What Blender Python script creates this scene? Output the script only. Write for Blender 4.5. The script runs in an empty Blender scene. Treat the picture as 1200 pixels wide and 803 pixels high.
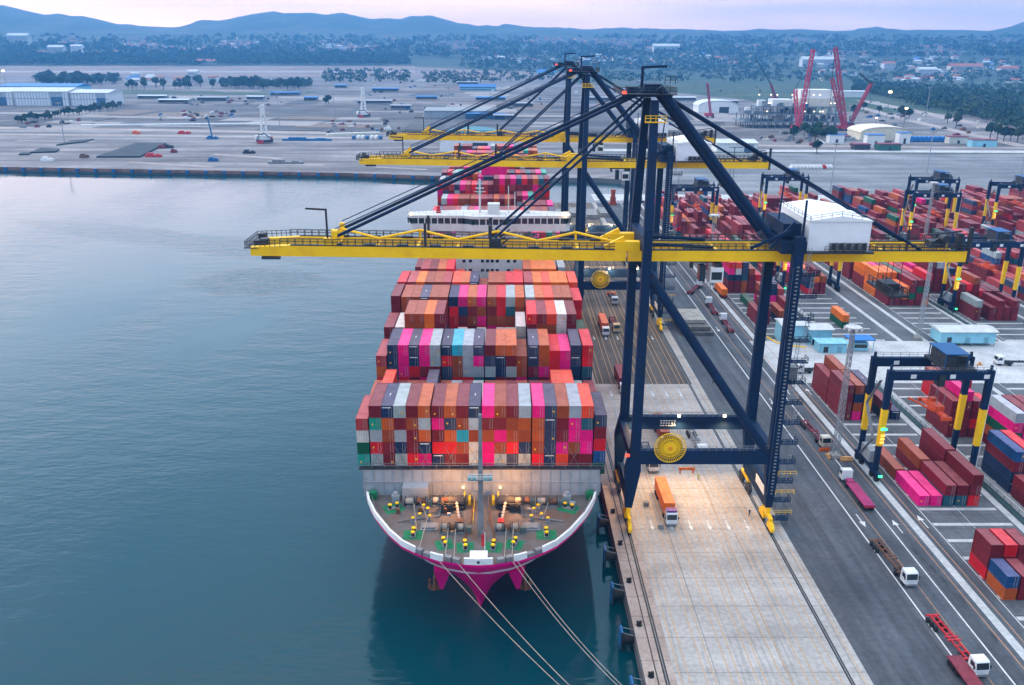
import bpy, bmesh, math, random
from mathutils import Vector, Matrix
from mathutils.bvhtree import BVHTree
R = math.radians
scene = bpy.context.scene
COL = scene.collection
rnd = random.Random(7)

# ------------------------------------------------------------------ camera (100 m above the quay, looking along the berth)
F, PITCH, CAM_Z = 1000.0, math.atan(351 / 1000.0), 100.0
YAW, ROLL = -math.atan(.012 * math.cos(PITCH)), R(.3)
CAMROT = Matrix.Rotation(YAW, 3, 'Z') @ Matrix.Rotation(math.pi / 2 - PITCH, 3, 'X') @ Matrix.Rotation(ROLL, 3, 'Z')
CAMLOC = Vector((0, 0, CAM_Z))
def ray(px, py): return CAMROT @ Vector(((px - 600) / F, -(py - 401.5) / F, -1))
def at(px, py, z=0.0):
    d = ray(px, py); return CAMLOC + d * ((z - CAM_Z) / d.z)
def aty(px, py, Y):
    d = ray(px, py); return CAMLOC + d * (Y / d.y)
cd = bpy.data.cameras.new('camera'); cam = bpy.data.objects.new('camera', cd); COL.objects.link(cam)
cam.matrix_world = Matrix.Translation(CAMLOC) @ CAMROT.to_4x4()
cd.sensor_width = 36; cd.lens = 30.0; cd.clip_start = 1; cd.clip_end = 60000
scene.camera = cam

# ------------------------------------------------------------------ materials
MATS = {}
def nodes(name):
    m = bpy.data.materials.new(name); m.use_nodes = True
    nt = m.node_tree; nt.nodes.clear()
    out = nt.nodes.new('ShaderNodeOutputMaterial')
    return m, nt, out
class N:
    def __init__(s, nt): s.nt = nt
    def __call__(s, t, **k):
        n = s.nt.nodes.new(t)
        for a, v in k.items():
            if a.startswith('i_'): n.inputs[a[2:].replace('_', ' ')].default_value = v
            else: setattr(n, a, v)
        return n
    def l(s, a, b): s.nt.links.new(a, b)
def ramp(n, stops):
    cr = n.color_ramp
    while len(cr.elements) < len(stops): cr.elements.new(.5)
    for e, (p, c) in zip(cr.elements, stops):
        e.position = p; e.color = (*c, 1) if len(c) == 3 else c
def M(name, col, rough=.6, metal=0., var=.18, scale=.5, bump=0., col2=None, spec=.25, detail=6, stretch=None):
    """painted, concrete or steel surface: base colour varied by two octaves of noise, optional second colour for wear"""
    if name in MATS: return MATS[name]
    m, nt, out = nodes(name); n = N(nt)
    b = n('ShaderNodeBsdfPrincipled'); b.inputs['Roughness'].default_value = rough
    b.inputs['Metallic'].default_value = metal; b.inputs['Specular IOR Level'].default_value = spec
    tc = n('ShaderNodeTexCoord'); src = tc.outputs['Object']
    if stretch:
        mp = n('ShaderNodeMapping'); mp.inputs['Scale'].default_value = stretch
        n.l(src, mp.inputs[0]); src = mp.outputs[0]
    t = n('ShaderNodeTexNoise'); t.inputs['Scale'].default_value = scale; t.inputs['Detail'].default_value = detail
    t.inputs['Roughness'].default_value = .65
    n.l(src, t.inputs['Vector'])
    c2 = col2 or tuple(c * (1 - 2 * var) for c in col)
    c1 = tuple(min(1, c * (1 + var)) for c in col)
    r = n('ShaderNodeValToRGB'); ramp(r, [(.3, c2), (.5, col), (.7, c1)])
    n.l(t.outputs['Fac'], r.inputs[0]); n.l(r.outputs[0], b.inputs['Base Color'])
    if bump:
        t2 = n('ShaderNodeTexNoise'); t2.inputs['Scale'].default_value = scale * 6; t2.inputs['Detail'].default_value = 4
        n.l(src, t2.inputs['Vector'])
        bp = n('ShaderNodeBump'); bp.inputs['Strength'].default_value = bump; bp.inputs['Distance'].default_value = .05
        n.l(t2.outputs['Fac'], bp.inputs['Height']); n.l(bp.outputs[0], b.inputs['Normal'])
    n.l(b.outputs[0], out.inputs[0]); MATS[name] = m; return m
def EM(name, col, s):
    if name in MATS: return MATS[name]
    m, nt, out = nodes(name); n = N(nt)
    e = n('ShaderNodeEmission'); e.inputs[0].default_value = (*col, 1); e.inputs[1].default_value = s
    n.l(e.outputs[0], out.inputs[0]); MATS[name] = m; return m
NAVY = M('navy_paint', (.006, .022, .062), .55, var=.25, scale=.3, col2=(.012, .022, .042), spec=.12)
YEL = M('yellow_paint', (.95, .55, .004), .5, var=.06, scale=.25, col2=(.86, .45, .008), spec=.25)
WHITE = M('white_paint', (.72, .72, .71), .5, var=.06, scale=.4, col2=(.58, .57, .54))
STEEL = M('grey_steel', (.20, .21, .22), .5, var=.2, scale=.6)
DARK = M('dark_steel', (.03, .034, .042), .5, var=.25, scale=.8)
DECKG = M('deck_paint', (.115, .105, .10), .75, var=.3, scale=.3, col2=(.13, .075, .05), bump=.2)
WALLG = M('grey_bulkhead', (.30, .33, .36), .55, var=.12, scale=.25)
RUST = M('rusty_brown', (.16, .075, .045), .75, var=.3, scale=1.2)
GREEN = M('green_mat', (.012, .17, .075), .7, var=.2, scale=1.)
RUBBER = M('black_rubber', (.018, .018, .02), .8, var=.2, scale=2)
BLUEF = M('blue_paint', (.012, .12, .30), .5, var=.2, scale=.7)
GLASS = M('dark_glass', (.015, .025, .035), .12, var=.1, scale=1, spec=.6)
MAGENTA_H = M('magenta_hull', (.80, .003, .21), .45, var=.07, scale=.25, col2=(.68, .005, .18), stretch=(1, 1, .15), spec=.2)
REDP = M('red_paint', (.50, .025, .03), .5, var=.15, scale=.8)
ORANGE = M('orange_paint', (.68, .12, .015), .5, var=.12, scale=.8)
MAROONP = M('maroon_paint', (.20, .03, .045), .55, var=.2, scale=.8)
SKYBLUE = M('pale_blue_wall', (.25, .55, .66), .6, var=.08, scale=.3, col2=(.24, .42, .48))
ROOFW = M('pale_roof', (.52, .55, .56), .55, var=.08, scale=.25, col2=(.45, .41, .37))
BRIGHTBLUE = M('bright_blue_roof', (.015, .16, .45), .45, var=.12, scale=.5)
TREEN = M('leaf_green', (.030, .062, .028), .8, var=.5, scale=.05, spec=.1)
TRUNK = M('bark', (.09, .06, .04), .9)
CREAM = M('cream_wall', (.60, .57, .50), .7, var=.12, scale=.1)
TILE = M('terracotta_roof', (.36, .12, .07), .7, var=.2, scale=.3)
ROPE = M('pale_rope', (.36, .31, .25), .85)
LAMP = EM('lamp_white', (1., .78, .38), 8.)
LAMPW = EM('lamp_warm', (1., .50, .14), 4.)
GLOW_G = EM('green_signal', (.05, 1., .3), 1.6)
GLOW_O = EM('orange_signal', (1., .35, .06), 1.6)
GLOW_R = EM('red_signal', (1., .06, .04), 1.5)
TOWNLAMP = EM('town_lamp', (1., .62, .3), 3.)

# ------------------------------------------------------------------ mesh collector
class MB:
    def __init__(s): s.v, s.f = [], []
    def add(s, vs, fs):
        o = len(s.v); s.v += [tuple(p) for p in vs]; s.f += [tuple(i + o for i in f) for f in fs]; return s
    def box(s, cx, cy, cz, sx, sy, sz, rz=0., tap=1.):
        """box centred at (cx,cy), bottom at cz"""
        c, n = math.cos(rz), math.sin(rz); vs = []
        for z, k in ((cz, 1.), (cz + sz, tap)):
            for x, y in ((-1, -1), (1, -1), (1, 1), (-1, 1)):
                x, y = x * sx / 2 * k, y * sy / 2 * k
                vs.append((cx + x * c - y * n, cy + x * n + y * c, z))
        return s.add(vs, [(3, 2, 1, 0), (4, 5, 6, 7), (0, 1, 5, 4), (1, 2, 6, 5), (2, 3, 7, 6), (3, 0, 4, 7)])
    def b2(s, x0, x1, y0, y1, z0, z1): return s.box((x0 + x1) / 2, (y0 + y1) / 2, z0, x1 - x0, y1 - y0, z1 - z0)
    def bar(s, a, b, w, h=None, w2=None, h2=None, up=(0, 0, 1)):
        """rectangular bar from a to b, width w (sideways) and h (along up); optional other size at b"""
        a, b = Vector(a), Vector(b); h = h or w; w2 = w2 or w; h2 = h2 or h
        d = (b - a).normalized(); u = Vector(up)
        if abs(d.dot(u)) > .98: u = Vector((0, 1, 0))
        x = d.cross(u).normalized(); y = x.cross(d)
        vs = []
        for p, ww, hh in ((a, w, h), (b, w2, h2)):
            vs += [p - x * ww / 2 - y * hh / 2, p + x * ww / 2 - y * hh / 2, p + x * ww / 2 + y * hh / 2, p - x * ww / 2 + y * hh / 2]
        return s.add(vs, [(0, 1, 2, 3), (7, 6, 5, 4), (1, 0, 4, 5), (2, 1, 5, 6), (3, 2, 6, 7), (0, 3, 7, 4)])
    def tube(s, a, b, r, n=8, r2=None):
        a, b = Vector(a), Vector(b); r2 = r if r2 is None else r2
        d = (b - a).normalized(); u = Vector((0, 0, 1)) if abs(d.z) < .95 else Vector((0, 1, 0))
        x = d.cross(u).normalized(); y = x.cross(d); vs = []
        for p, rr in ((a, r), (b, r2)):
            for i in range(n):
                t = 2 * math.pi * i / n; vs.append(p + x * math.cos(t) * rr + y * math.sin(t) * rr)
        fs = [tuple(range(n)), tuple(range(2 * n - 1, n - 1, -1))]
        fs += [((i + 1) % n, i, n + i, n + (i + 1) % n) for i in range(n)]
        return s.add(vs, fs)
    def path(s, pts, r, n=6):
        for a, b in zip(pts, pts[1:]): s.tube(a, b, r, n)
        return s
    def prism(s, pts, z0, z1):
        n = len(pts)
        return s.add([(x, y, z0) for x, y in pts] + [(x, y, z1) for x, y in pts],
                     [tuple(range(n - 1, -1, -1)), tuple(range(n, 2 * n))] + [(i, (i + 1) % n, n + (i + 1) % n, n + i) for i in range(n)])
    def xprism(s, pts, x0, x1):
        """outline in (y,z) pushed along x"""
        n = len(pts)
        return s.add([(x0, y, z) for y, z in pts] + [(x1, y, z) for y, z in pts],
                     [tuple(range(n)), tuple(range(2 * n - 1, n - 1, -1))] + [((i + 1) % n, i, n + i, n + (i + 1) % n) for i in range(n)])
    def yprism(s, pts, y0, y1):
        n = len(pts)
        return s.add([(x, y0, z) for x, z in pts] + [(x, y1, z) for x, z in pts],
                     [tuple(range(n)), tuple(range(2 * n - 1, n - 1, -1))] + [((i + 1) % n, i, n + i, n + (i + 1) % n) for i in range(n)])
    def rail(s, pts, h=1.1, step=2., r=.05):
        """handrail: two rails and posts along a polyline"""
        pts = [Vector(p) for p in pts]
        for a, b in zip(pts, pts[1:]):
            for k in (h, h * .55): s.bar(a + Vector((0, 0, k)), b + Vector((0, 0, k)), r * 1.4)
            L = (b - a).length; m = max(1, int(L / step))
            for i in range(m + 1):
                p = a.lerp(b, i / m); s.bar(p, p + Vector((0, 0, h)), r * 1.4)
        return s
    def build(s, name, mat, parent=None, loc=None, smooth=False):
        me = bpy.data.meshes.new(name); me.from_pydata(s.v, [], s.f); me.update()
        bm = bmesh.new(); bm.from_mesh(me); bmesh.ops.recalc_face_normals(bm, faces=bm.faces); bm.to_mesh(me); bm.free()
        for m in (mat if isinstance(mat, (list, tuple)) else [mat]): me.materials.append(m)
        o = bpy.data.objects.new(name, me); COL.objects.link(o)
        if parent: o.parent = parent
        if loc is not None: o.location = loc
        if smooth:
            for p in me.polygons: p.use_smooth = True
        return o
def tag(o, label=None, cat=None, group=None, kind=None):
    if label: o['label'] = label
    if cat: o['category'] = cat
    if group: o['group'] = group
    if kind: o['kind'] = kind
    return o
def empty(name, loc, label, cat, group=None, rz=0.):
    o = bpy.data.objects.new(name, None); COL.objects.link(o)
    o.location = loc; o.rotation_euler = (0, 0, rz); o.empty_display_size = .1
    return tag(o, label, cat, group)
KIDS = {}
def copy_tree(o, parent=None):
    c = o.copy(); COL.objects.link(c); c.parent = parent
    for ch in list(o.children): copy_tree(ch, c)
    return c
def place(proto, used, loc, rz, label, group=None):
    """first call moves the prototype itself, later calls copy it with its parts"""
    o = proto if not used[0] else copy_tree(proto)
    used[0] = True
    o.location = loc; o.rotation_euler = (0, 0, rz); o['label'] = label
    if group: o['group'] = group
    return o
def struct(o): o['kind'] = 'structure'; return o
def sheet(name, pts, z, mat):
    o = MB().add([(x, y, z) for x, y in pts], [tuple(range(len(pts)))]).build(name, mat)
    if o.data.polygons[0].normal.z < 0: o.data.flip_normals()
    return struct(o)
def rect(x0, x1, y0, y1): return [(x0, y0), (x1, y0), (x1, y1), (x0, y1)]
def lamp(name, loc, col, power, r=.4, spot=None, aim=(0, 0, -1)):
    ld = bpy.data.lights.new(name, 'SPOT' if spot else 'POINT'); ld.color = col; ld.energy = power; ld.shadow_soft_size = r
    if spot: ld.spot_size = R(spot); ld.spot_blend = .8
    o = bpy.data.objects.new(name, ld); COL.objects.link(o); o.location = loc
    o.rotation_euler = Vector(aim).to_track_quat('-Z', 'Y').to_euler(); return o
ORD = 'zeroth first second third fourth fifth sixth seventh eighth ninth tenth eleventh twelfth thirteenth fourteenth fifteenth sixteenth seventeenth eighteenth nineteenth twentieth'.split()
# ------------------------------------------------------------------ world, sun, haze
SUN_EL, SUN_AZ = R(9), R(-52)       # low sun far ahead on the left, behind thin overcast (azimuth from +Y, negative = left)
w = bpy.data.worlds.new('World'); scene.world = w; w.use_nodes = True
nt = w.node_tree; nt.nodes.clear(); n = N(nt)
out = n('ShaderNodeOutputWorld'); bg = n('ShaderNodeBackground')
sky = n('ShaderNodeTexSky'); sky.sky_type = 'NISHITA'; sky.sun_disc = False
sky.sun_elevation = SUN_EL; sky.sun_rotation = SUN_AZ; sky.air_density = 1.; sky.dust_density = 1.5; sky.ozone_density = 1.5
tc = n('ShaderNodeTexCoord'); sep = n('ShaderNodeSeparateXYZ'); n.l(tc.outputs['Generated'], sep.inputs[0])
# cloud deck: pale grey-blue overhead, pink-grey near the horizon, broken by noise
el = n('ShaderNodeValToRGB'); ramp(el, [(0., (5.0, 3.6, 2.9)), (.055, (4.6, 3.55, 3.1)), (.13, (4.2, 4.15, 4.7)), (.28, (2.7, 4.3, 6.1)), (.55, (2.0, 4.0, 6.1)), (.86, (8.6, 8.9, 9.6))])
n.l(sep.outputs['Z'], el.inputs[0])
mp = n('ShaderNodeMapping'); mp.inputs['Scale'].default_value = (1.4, 1.4, 16.); n.l(tc.outputs['Generated'], mp.inputs[0])
cn = n('ShaderNodeTexNoise'); cn.inputs['Scale'].default_value = 2.2; cn.inputs['Detail'].default_value = 7; n.l(mp.outputs[0], cn.inputs['Vector'])
cr = n('ShaderNodeValToRGB'); ramp(cr, [(.32, (.76, .78, .86)), (.68, (1.14, 1.1, 1.06))]); n.l(cn.outputs['Fac'], cr.inputs[0])
mul = n('ShaderNodeMix', data_type='RGBA', blend_type='MULTIPLY'); mul.inputs[0].default_value = 1
dt = n('ShaderNodeVectorMath', operation='DOT_PRODUCT'); dt.inputs[1].default_value = (math.sin(SUN_AZ), math.cos(SUN_AZ), 0); n.l(tc.outputs['Generated'], dt.inputs[0])
gl = n('ShaderNodeValToRGB'); ramp(gl, [(0., (.74, .74, .76)), (.6, (1, 1, 1)), (.98, (2.15, 1.78, 1.55))]); hm = n('ShaderNodeMapRange'); hm.inputs['From Min'].default_value = -1; n.l(dt.outputs['Value'], hm.inputs[0]); n.l(hm.outputs[0], gl.inputs[0])
m0 = n('ShaderNodeMix', data_type='RGBA', blend_type='MULTIPLY'); m0.inputs[0].default_value = 1; n.l(el.outputs[0], m0.inputs[6]); n.l(gl.outputs[0], m0.inputs[7])
n.l(m0.outputs[2], mul.inputs[6]); n.l(cr.outputs[0], mul.inputs[7])
mx = n('ShaderNodeMix', data_type='RGBA'); mx.inputs[0].default_value = .85
n.l(sky.outputs[0], mx.inputs[6]); n.l(mul.outputs[2], mx.inputs[7])
n.l(mx.outputs[2], bg.inputs[0]); bg.inputs[1].default_value = .15
n.l(bg.outputs[0], out.inputs[0])
sd = bpy.data.lights.new('sun', 'SUN'); sd.energy = .6; sd.angle = R(14); sd.color = (1., .86, .74)
so = bpy.data.objects.new('sun', sd); COL.objects.link(so)
so.rotation_euler = (-Vector((math.sin(SUN_AZ) * math.cos(R(22)), math.cos(SUN_AZ) * math.cos(R(22)), math.sin(R(22))))).to_track_quat('-Z', 'Y').to_euler()
scene.view_settings.view_transform = 'Standard'; scene.view_settings.look = 'None'
scene.view_settings.gamma = 1; scene.view_settings.exposure = 1.16
scene.render.engine = 'CYCLES'
scene.cycles.use_denoising = True; scene.cycles.max_bounces = 6; scene.cycles.diffuse_bounces = 2; scene.cycles.glossy_bounces = 3
scene.cycles.volume_bounces = 0; scene.cycles.caustics_reflective = False; scene.cycles.caustics_refractive = False
scene.cycles.sample_clamp_indirect = 4
def haze():
    m, nt, out = nodes('haze_air'); n = N(nt)
    v = n('ShaderNodeVolumePrincipled'); v.inputs['Color'].default_value = (.13, .47, 1., 1)
    v.inputs['Density'].default_value = .00013; v.inputs['Anisotropy'].default_value = .2
    n.l(v.outputs[0], out.inputs['Volume'])
    o = MB().b2(-9300, 9300, -420, 8400, -7.5, 415).build('haze', m)
    tag(o, 'thin blue morning haze over the whole port and plain', 'haze', kind='stuff')
haze()

# ------------------------------------------------------------------ setting: water, land, terrain
def water_mat():
    m, nt, out = nodes('sea_water'); n = N(nt)
    b = n('ShaderNodeBsdfPrincipled'); b.inputs['Base Color'].default_value = (.0001, .036, .048, 1)
    b.inputs['IOR'].default_value = 1.34; b.inputs['Specular IOR Level'].default_value = .5
    tc = n('ShaderNodeTexCoord')
    mp = n('ShaderNodeMapping'); mp.inputs['Rotation'].default_value = (0, 0, R(18)); mp.inputs['Scale'].default_value = (.55, 1.3, 1)
    n.l(tc.outputs['Object'], mp.inputs[0])
    t1 = n('ShaderNodeTexNoise'); t1.inputs['Scale'].default_value = .55; t1.inputs['Detail'].default_value = 5; n.l(mp.outputs[0], t1.inputs['Vector'])
    t2 = n('ShaderNodeTexNoise'); t2.inputs['Scale'].default_value = .12; t2.inputs['Detail'].default_value = 3; n.l(mp.outputs[0], t2.inputs['Vector'])
    # calm lanes and ruffled patches
    mp2 = n('ShaderNodeMapping'); mp2.inputs['Rotation'].default_value = (0, 0, R(38)); mp2.inputs['Scale'].default_value = (.012, .004, 1)
    n.l(tc.outputs['Object'], mp2.inputs[0])
    t3 = n('ShaderNodeTexNoise'); t3.inputs['Scale'].default_value = 1.; t3.inputs['Detail'].default_value = 4; n.l(mp2.outputs[0], t3.inputs['Vector'])
    r3 = n('ShaderNodeValToRGB'); ramp(r3, [(.40, (.12,) * 3), (.60, (1,) * 3)]); n.l(t3.outputs['Fac'], r3.inputs[0])
    cur = r3.outputs[0]
    def patch(p0, p1, wid, lo, hi, soft):
        # wind patch or slick with its own place on the water: ellipse from p0 to p1
        nonlocal cur
        c = ((p0[0] + p1[0]) / 2, (p0[1] + p1[1]) / 2); L = math.hypot(p1[0] - p0[0], p1[1] - p0[1]) / 2; a = math.atan2(p1[1] - p0[1], p1[0] - p0[0])
        m_ = n('ShaderNodeMapping', vector_type='TEXTURE'); m_.inputs['Location'].default_value = (c[0], c[1], SEA); m_.inputs['Rotation'].default_value = (0, 0, a); m_.inputs['Scale'].default_value = (L, wid, 1)
        n.l(tc.outputs['Object'], m_.inputs[0])
        wn = n('ShaderNodeTexNoise'); wn.inputs['Scale'].default_value = 2.5; wn.inputs['Detail'].default_value = 5; n.l(m_.outputs[0], wn.inputs['Vector'])
        ln = n('ShaderNodeVectorMath', operation='LENGTH'); n.l(m_.outputs[0], ln.inputs[0])
        sm = n('ShaderNodeMath', operation='ADD'); n.l(ln.outputs['Value'], sm.inputs[0]); n.l(wn.outputs['Fac'], sm.inputs[1])
        f_ = n('ShaderNodeMapRange', clamp=True); f_.inputs['From Min'].default_value = 1.5; f_.inputs['From Max'].default_value = 1.5 - soft; n.l(sm.outputs[0], f_.inputs[0])
        x_ = n('ShaderNodeMix', data_type='FLOAT'); n.l(f_.outputs[0], x_.inputs[0]); n.l(cur, x_.inputs[2]); x_.inputs[3].default_value = hi; cur = x_.outputs[0]
    patch((-118, 268), (-90, 345), 14, 0, .0, .45)
    patch((-150, 385), (-75, 372), 26, 0, 2.2, .35)
    patch((-40, 400), (-300, 520), 22, 0, 1.6, .4)
    rr = n('ShaderNodeMapRange'); rr.inputs['To Min'].default_value = .05; rr.inputs['To Max'].default_value = .15
    n.l(cur, rr.inputs[0]); n.l(rr.outputs[0], b.inputs['Roughness'])
    ad = n('ShaderNodeMath', operation='ADD'); n.l(t1.outputs['Fac'], ad.inputs[0])
    m2 = n('ShaderNodeMath', operation='MULTIPLY'); m2.inputs[1].default_value = 2.5; n.l(t2.outputs['Fac'], m2.inputs[0]); n.l(m2.outputs[0], ad.inputs[1])
    bp = n('ShaderNodeBump'); bp.inputs['Distance'].default_value = .5
    ms = n('ShaderNodeMath', operation='MULTIPLY'); ms.inputs[1].default_value = .24; n.l(cur, ms.inputs[0]); n.l(ms.outputs[0], bp.inputs['Strength'])
    n.l(ad.outputs[0], bp.inputs['Height']); n.l(bp.outputs[0], b.inputs['Normal'])
    n.l(b.outputs[0], out.inputs[0]); return m
SEA = -3.5
sheet('water', rect(-6000, 600, -350, 3500), SEA, water_mat())
def ground_mat(name, stops, scale, scale2=.8, rough=.85, streak=None, joints=None, stains=False, sc=(.78, 1.08)):
    """concrete / asphalt: large stain clouds, fine grain and lengthwise tyre streaks"""
    m, nt, out = nodes(name); n = N(nt)
    b = n('ShaderNodeBsdfPrincipled'); b.inputs['Roughness'].default_value = rough; b.inputs['Specular IOR Level'].default_value = .25
    tc = n('ShaderNodeTexCoord')
    t = n('ShaderNodeTexNoise'); t.inputs['Scale'].default_value = scale; t.inputs['Detail'].default_value = 7; t.inputs['Roughness'].default_value = .6
    n.l(tc.outputs['Object'], t.inputs['Vector'])
    r = n('ShaderNodeValToRGB'); ramp(r, stops); n.l(t.outputs['Fac'], r.inputs[0])
    cur = r.outputs[0]
    def mulby(sock, lo, hi, a=.35, c=.65):
        nonlocal cur
        rp = n('ShaderNodeValToRGB'); ramp(rp, [(a, (lo,) * 3), (c, (hi,) * 3)]); n.l(sock, rp.inputs[0])
        mm = n('ShaderNodeMix', data_type='RGBA', blend_type='MULTIPLY'); mm.inputs[0].default_value = 1
        n.l(cur, mm.inputs[6]); n.l(rp.outputs[0], mm.inputs[7]); cur = mm.outputs[2]
    t2 = n('ShaderNodeTexNoise'); t2.inputs['Scale'].default_value = scale2; t2.inputs['Detail'].default_value = 8; n.l(tc.outputs['Object'], t2.inputs['Vector'])
    mulby(t2.outputs['Fac'], .86, 1.1)
    if streak:
        mp = n('ShaderNodeMapping'); mp.inputs['Scale'].default_value = streak; n.l(tc.outputs['Object'], mp.inputs[0])
        t3 = n('ShaderNodeTexNoise'); t3.inputs['Scale'].default_value = 1; t3.inputs['Detail'].default_value = 5; n.l(mp.outputs[0], t3.inputs['Vector'])
        mulby(t3.outputs['Fac'], *sc, .4, .6)
    if stains:
        t5 = n('ShaderNodeTexNoise'); t5.inputs['Scale'].default_value = .16; t5.inputs['Detail'].default_value = 9; t5.inputs['Roughness'].default_value = .7; n.l(tc.outputs['Object'], t5.inputs['Vector'])
        mulby(t5.outputs['Fac'], 1., .76, .6, .74)
        mp6 = n('ShaderNodeMapping'); mp6.inputs['Scale'].default_value = (1.6, .03, 1); n.l(tc.outputs['Object'], mp6.inputs[0])
        t6 = n('ShaderNodeTexNoise'); t6.inputs['Scale'].default_value = 1.; t6.inputs['Detail'].default_value = 3; n.l(mp6.outputs[0], t6.inputs['Vector'])
        mulby(t6.outputs['Fac'], 1., .8, .56, .66)
    if joints:
        br = n('ShaderNodeTexBrick'); br.offset = 0; br.inputs['Color1'].default_value = (1, 1, 1, 1); br.inputs['Color2'].default_value = (.93, .93, .93, 1)
        br.inputs['Mortar'].default_value = (.6, .6, .6, 1); br.inputs['Scale'].default_value = 1; br.inputs['Mortar Size'].default_value = .09
        br.inputs['Brick Width'].default_value = joints[0]; br.inputs['Row Height'].default_value = joints[1]
        n.l(tc.outputs['Object'], br.inputs['Vector'])
        mm = n('ShaderNodeMix', data_type='RGBA', blend_type='MULTIPLY'); mm.inputs[0].default_value = 1
        n.l(cur, mm.inputs[6]); n.l(br.outputs[0], mm.inputs[7]); cur = mm.outputs[2]
    n.l(cur, b.inputs['Base Color']); n.l(b.outputs[0], out.inputs[0]); return m
G_LAND = ground_mat('far_ground', [(.3, (.09, .082, .08)), (.45, (.15, .138, .135)), (.6, (.20, .185, .18)), (.75, (.13, .098, .078))], .006, .05, streak=(.004, .03, 1), sc=(.62, 1.22))
G_APRON = ground_mat('apron_concrete', [(.3, (.33, .31, .285)), (.5, (.40, .378, .35)), (.7, (.45, .43, .40))], .09, 1.2, streak=(.05, .22, 1), sc=(.9, 1.05), joints=(12., 9.), stains=True)
G_QUAY = ground_mat('quay_edge_concrete', [(.3, (.26, .20, .165)), (.5, (.36, .285, .24)), (.7, (.43, .36, .31))], .15, 1.5, joints=(30., 6.))
G_ASPH = ground_mat('asphalt', [(.3, (.058, .066, .077)), (.5, (.084, .093, .106)), (.7, (.112, .121, .135))], .06, .9, streak=(.5, .02, 1), stains=True)
G_ASPHB = ground_mat('worn_brown_asphalt', [(.3, (.07, .062, .055)), (.5, (.105, .093, .082)), (.7, (.13, .117, .104))], .06, .9, streak=(.7, .02, 1), stains=True)
G_CONC = ground_mat('pale_concrete', [(.3, (.34, .345, .34)), (.5, (.45, .455, .45)), (.7, (.53, .53, .52))], .12, 1.1)
G_YARD = ground_mat('yard_paving', [(.3, (.07, .078, .086)), (.5, (.105, .114, .124)), (.7, (.14, .15, .16))], .08, 1., joints=(6., 6.), stains=True)
G_LOT = ground_mat('grey_lot', [(.3, (.13, .14, .15)), (.5, (.19, .20, .21)), (.7, (.25, .255, .26))], .02, .3, streak=(.004, .05, 1), sc=(.72, 1.12))
G_FARAPR = ground_mat('far_apron', [(.25, (.105, .097, .098)), (.5, (.185, .172, .173)), (.75, (.255, .238, .236))], .012, .12, streak=(.005, .05, 1), sc=(.62, 1.22))
G_DIRT = ground_mat('bare_earth', [(.3, (.15, .11, .092)), (.5, (.21, .16, .135)), (.7, (.27, .21, .18))], .004, .05)
G_GRASS = ground_mat('scrub_ground', [(.3, (.022, .045, .024)), (.5, (.04, .07, .035)), (.7, (.075, .09, .05))], .01, .08)
W_LINE = M('road_paint', (.62, .62, .60), .7, var=.12, scale=1.5, col2=(.42, .42, .41))
Y_LINE = M('lane_paint', (.50, .30, .13), .75, var=.1, scale=1.2, col2=(.36, .30, .23))
O_LINE = M('faded_orange_paint', (.34, .19, .11), .75, var=.2, scale=1., col2=(.22, .16, .12))
land = [(23.8, -300), (1500, -300), (9000, 600), (9000, 6000), (-9000, 6000), (-9000, 1750), (-1000, 795), (-420, 725.5), (-131, 698), (-54, 683),
        (24, 678), (75, 676), (92, 670), (97, 655), (97, 566), (23.8, 566)]
struct(MB().prism(land, -6, 0).build('ground', [G_LAND]))
# terrain: plain that rises to hazy hills, one polar sheet
RIDGE = [(-48, 1.2), (-31, 2.0), (-29, 2.15), (-26, 1.75), (-22.5, .95), (-20.5, .75), (-18, 1.3), (-16, 1.75), (-14, 2.2), (-12, 2.15), (-10, 2.0), (-8, 1.7), (-6.4, 1.75), (-5.2, 2.05),
         (-3, 1.5), (0, 1.05), (6, .95), (12, .82), (17, .78), (20.5, .72), (22.4, 1.15), (24.5, .78), (27.5, .62), (29, .95), (30.2, 1.3), (31.3, .95), (34, .95), (48, .9)]
def ridge(a):
    for (a0, h0), (a1, h1) in zip(RIDGE, RIDGE[1:]):
        if a0 <= a <= a1:
            t = (a - a0) / (a1 - a0); t = t * t * (3 - 2 * t); return h0 + (h1 - h0) * t
    return .9
from mathutils import noise
PZT = [(2900, -1.), (3000, 0.), (3300, 9.), (3600, 22.), (4000, 46.), (4500, 77.), (5000, 107.), (5500, 138.), (6000, 166.), (6600, 190.), (9000, 200.)]
def plain_z(r):
    if r <= 2900: return -1.
    for (a, b), (c, d) in zip(PZT, PZT[1:]):
        if r <= c: return b + (d - b) * (r - a) / (c - a)
    return 200.
def hit(px, py):
    """where the view ray meets the rising plain"""
    d = ray(px, py); h = math.hypot(d.x, d.y); r = 300.; last = r
    while r < 6600:
        if CAM_Z + d.z / h * r <= max(0., plain_z(r)): break
        last = r; r += 25
    lo, hi = last, r
    for _ in range(12):
        m = (lo + hi) / 2
        if CAM_Z + d.z / h * m <= max(0., plain_z(m)): hi = m
        else: lo = m
    return (d.x / h * hi, d.y / h * hi, max(0., plain_z(hi)))
def drape(name, px0, px1, fa, fb, mat, dz, nx=60, ny=8):
    vs = []
    for j in range(ny + 1):
        for i in range(nx + 1):
            px = px0 + (px1 - px0) * i / nx; a, b = (f(px) if callable(f) else f for f in (fa, fb)); x, y, z = hit(px, b + (a - b) * j / ny); vs.append((x, y, z + dz))
    o = MB().add(vs, [(j * (nx + 1) + i, j * (nx + 1) + i + 1, (j + 1) * (nx + 1) + i + 1, (j + 1) * (nx + 1) + i) for j in range(ny) for i in range(nx)]).build(name, mat)
    return struct(o)
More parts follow.
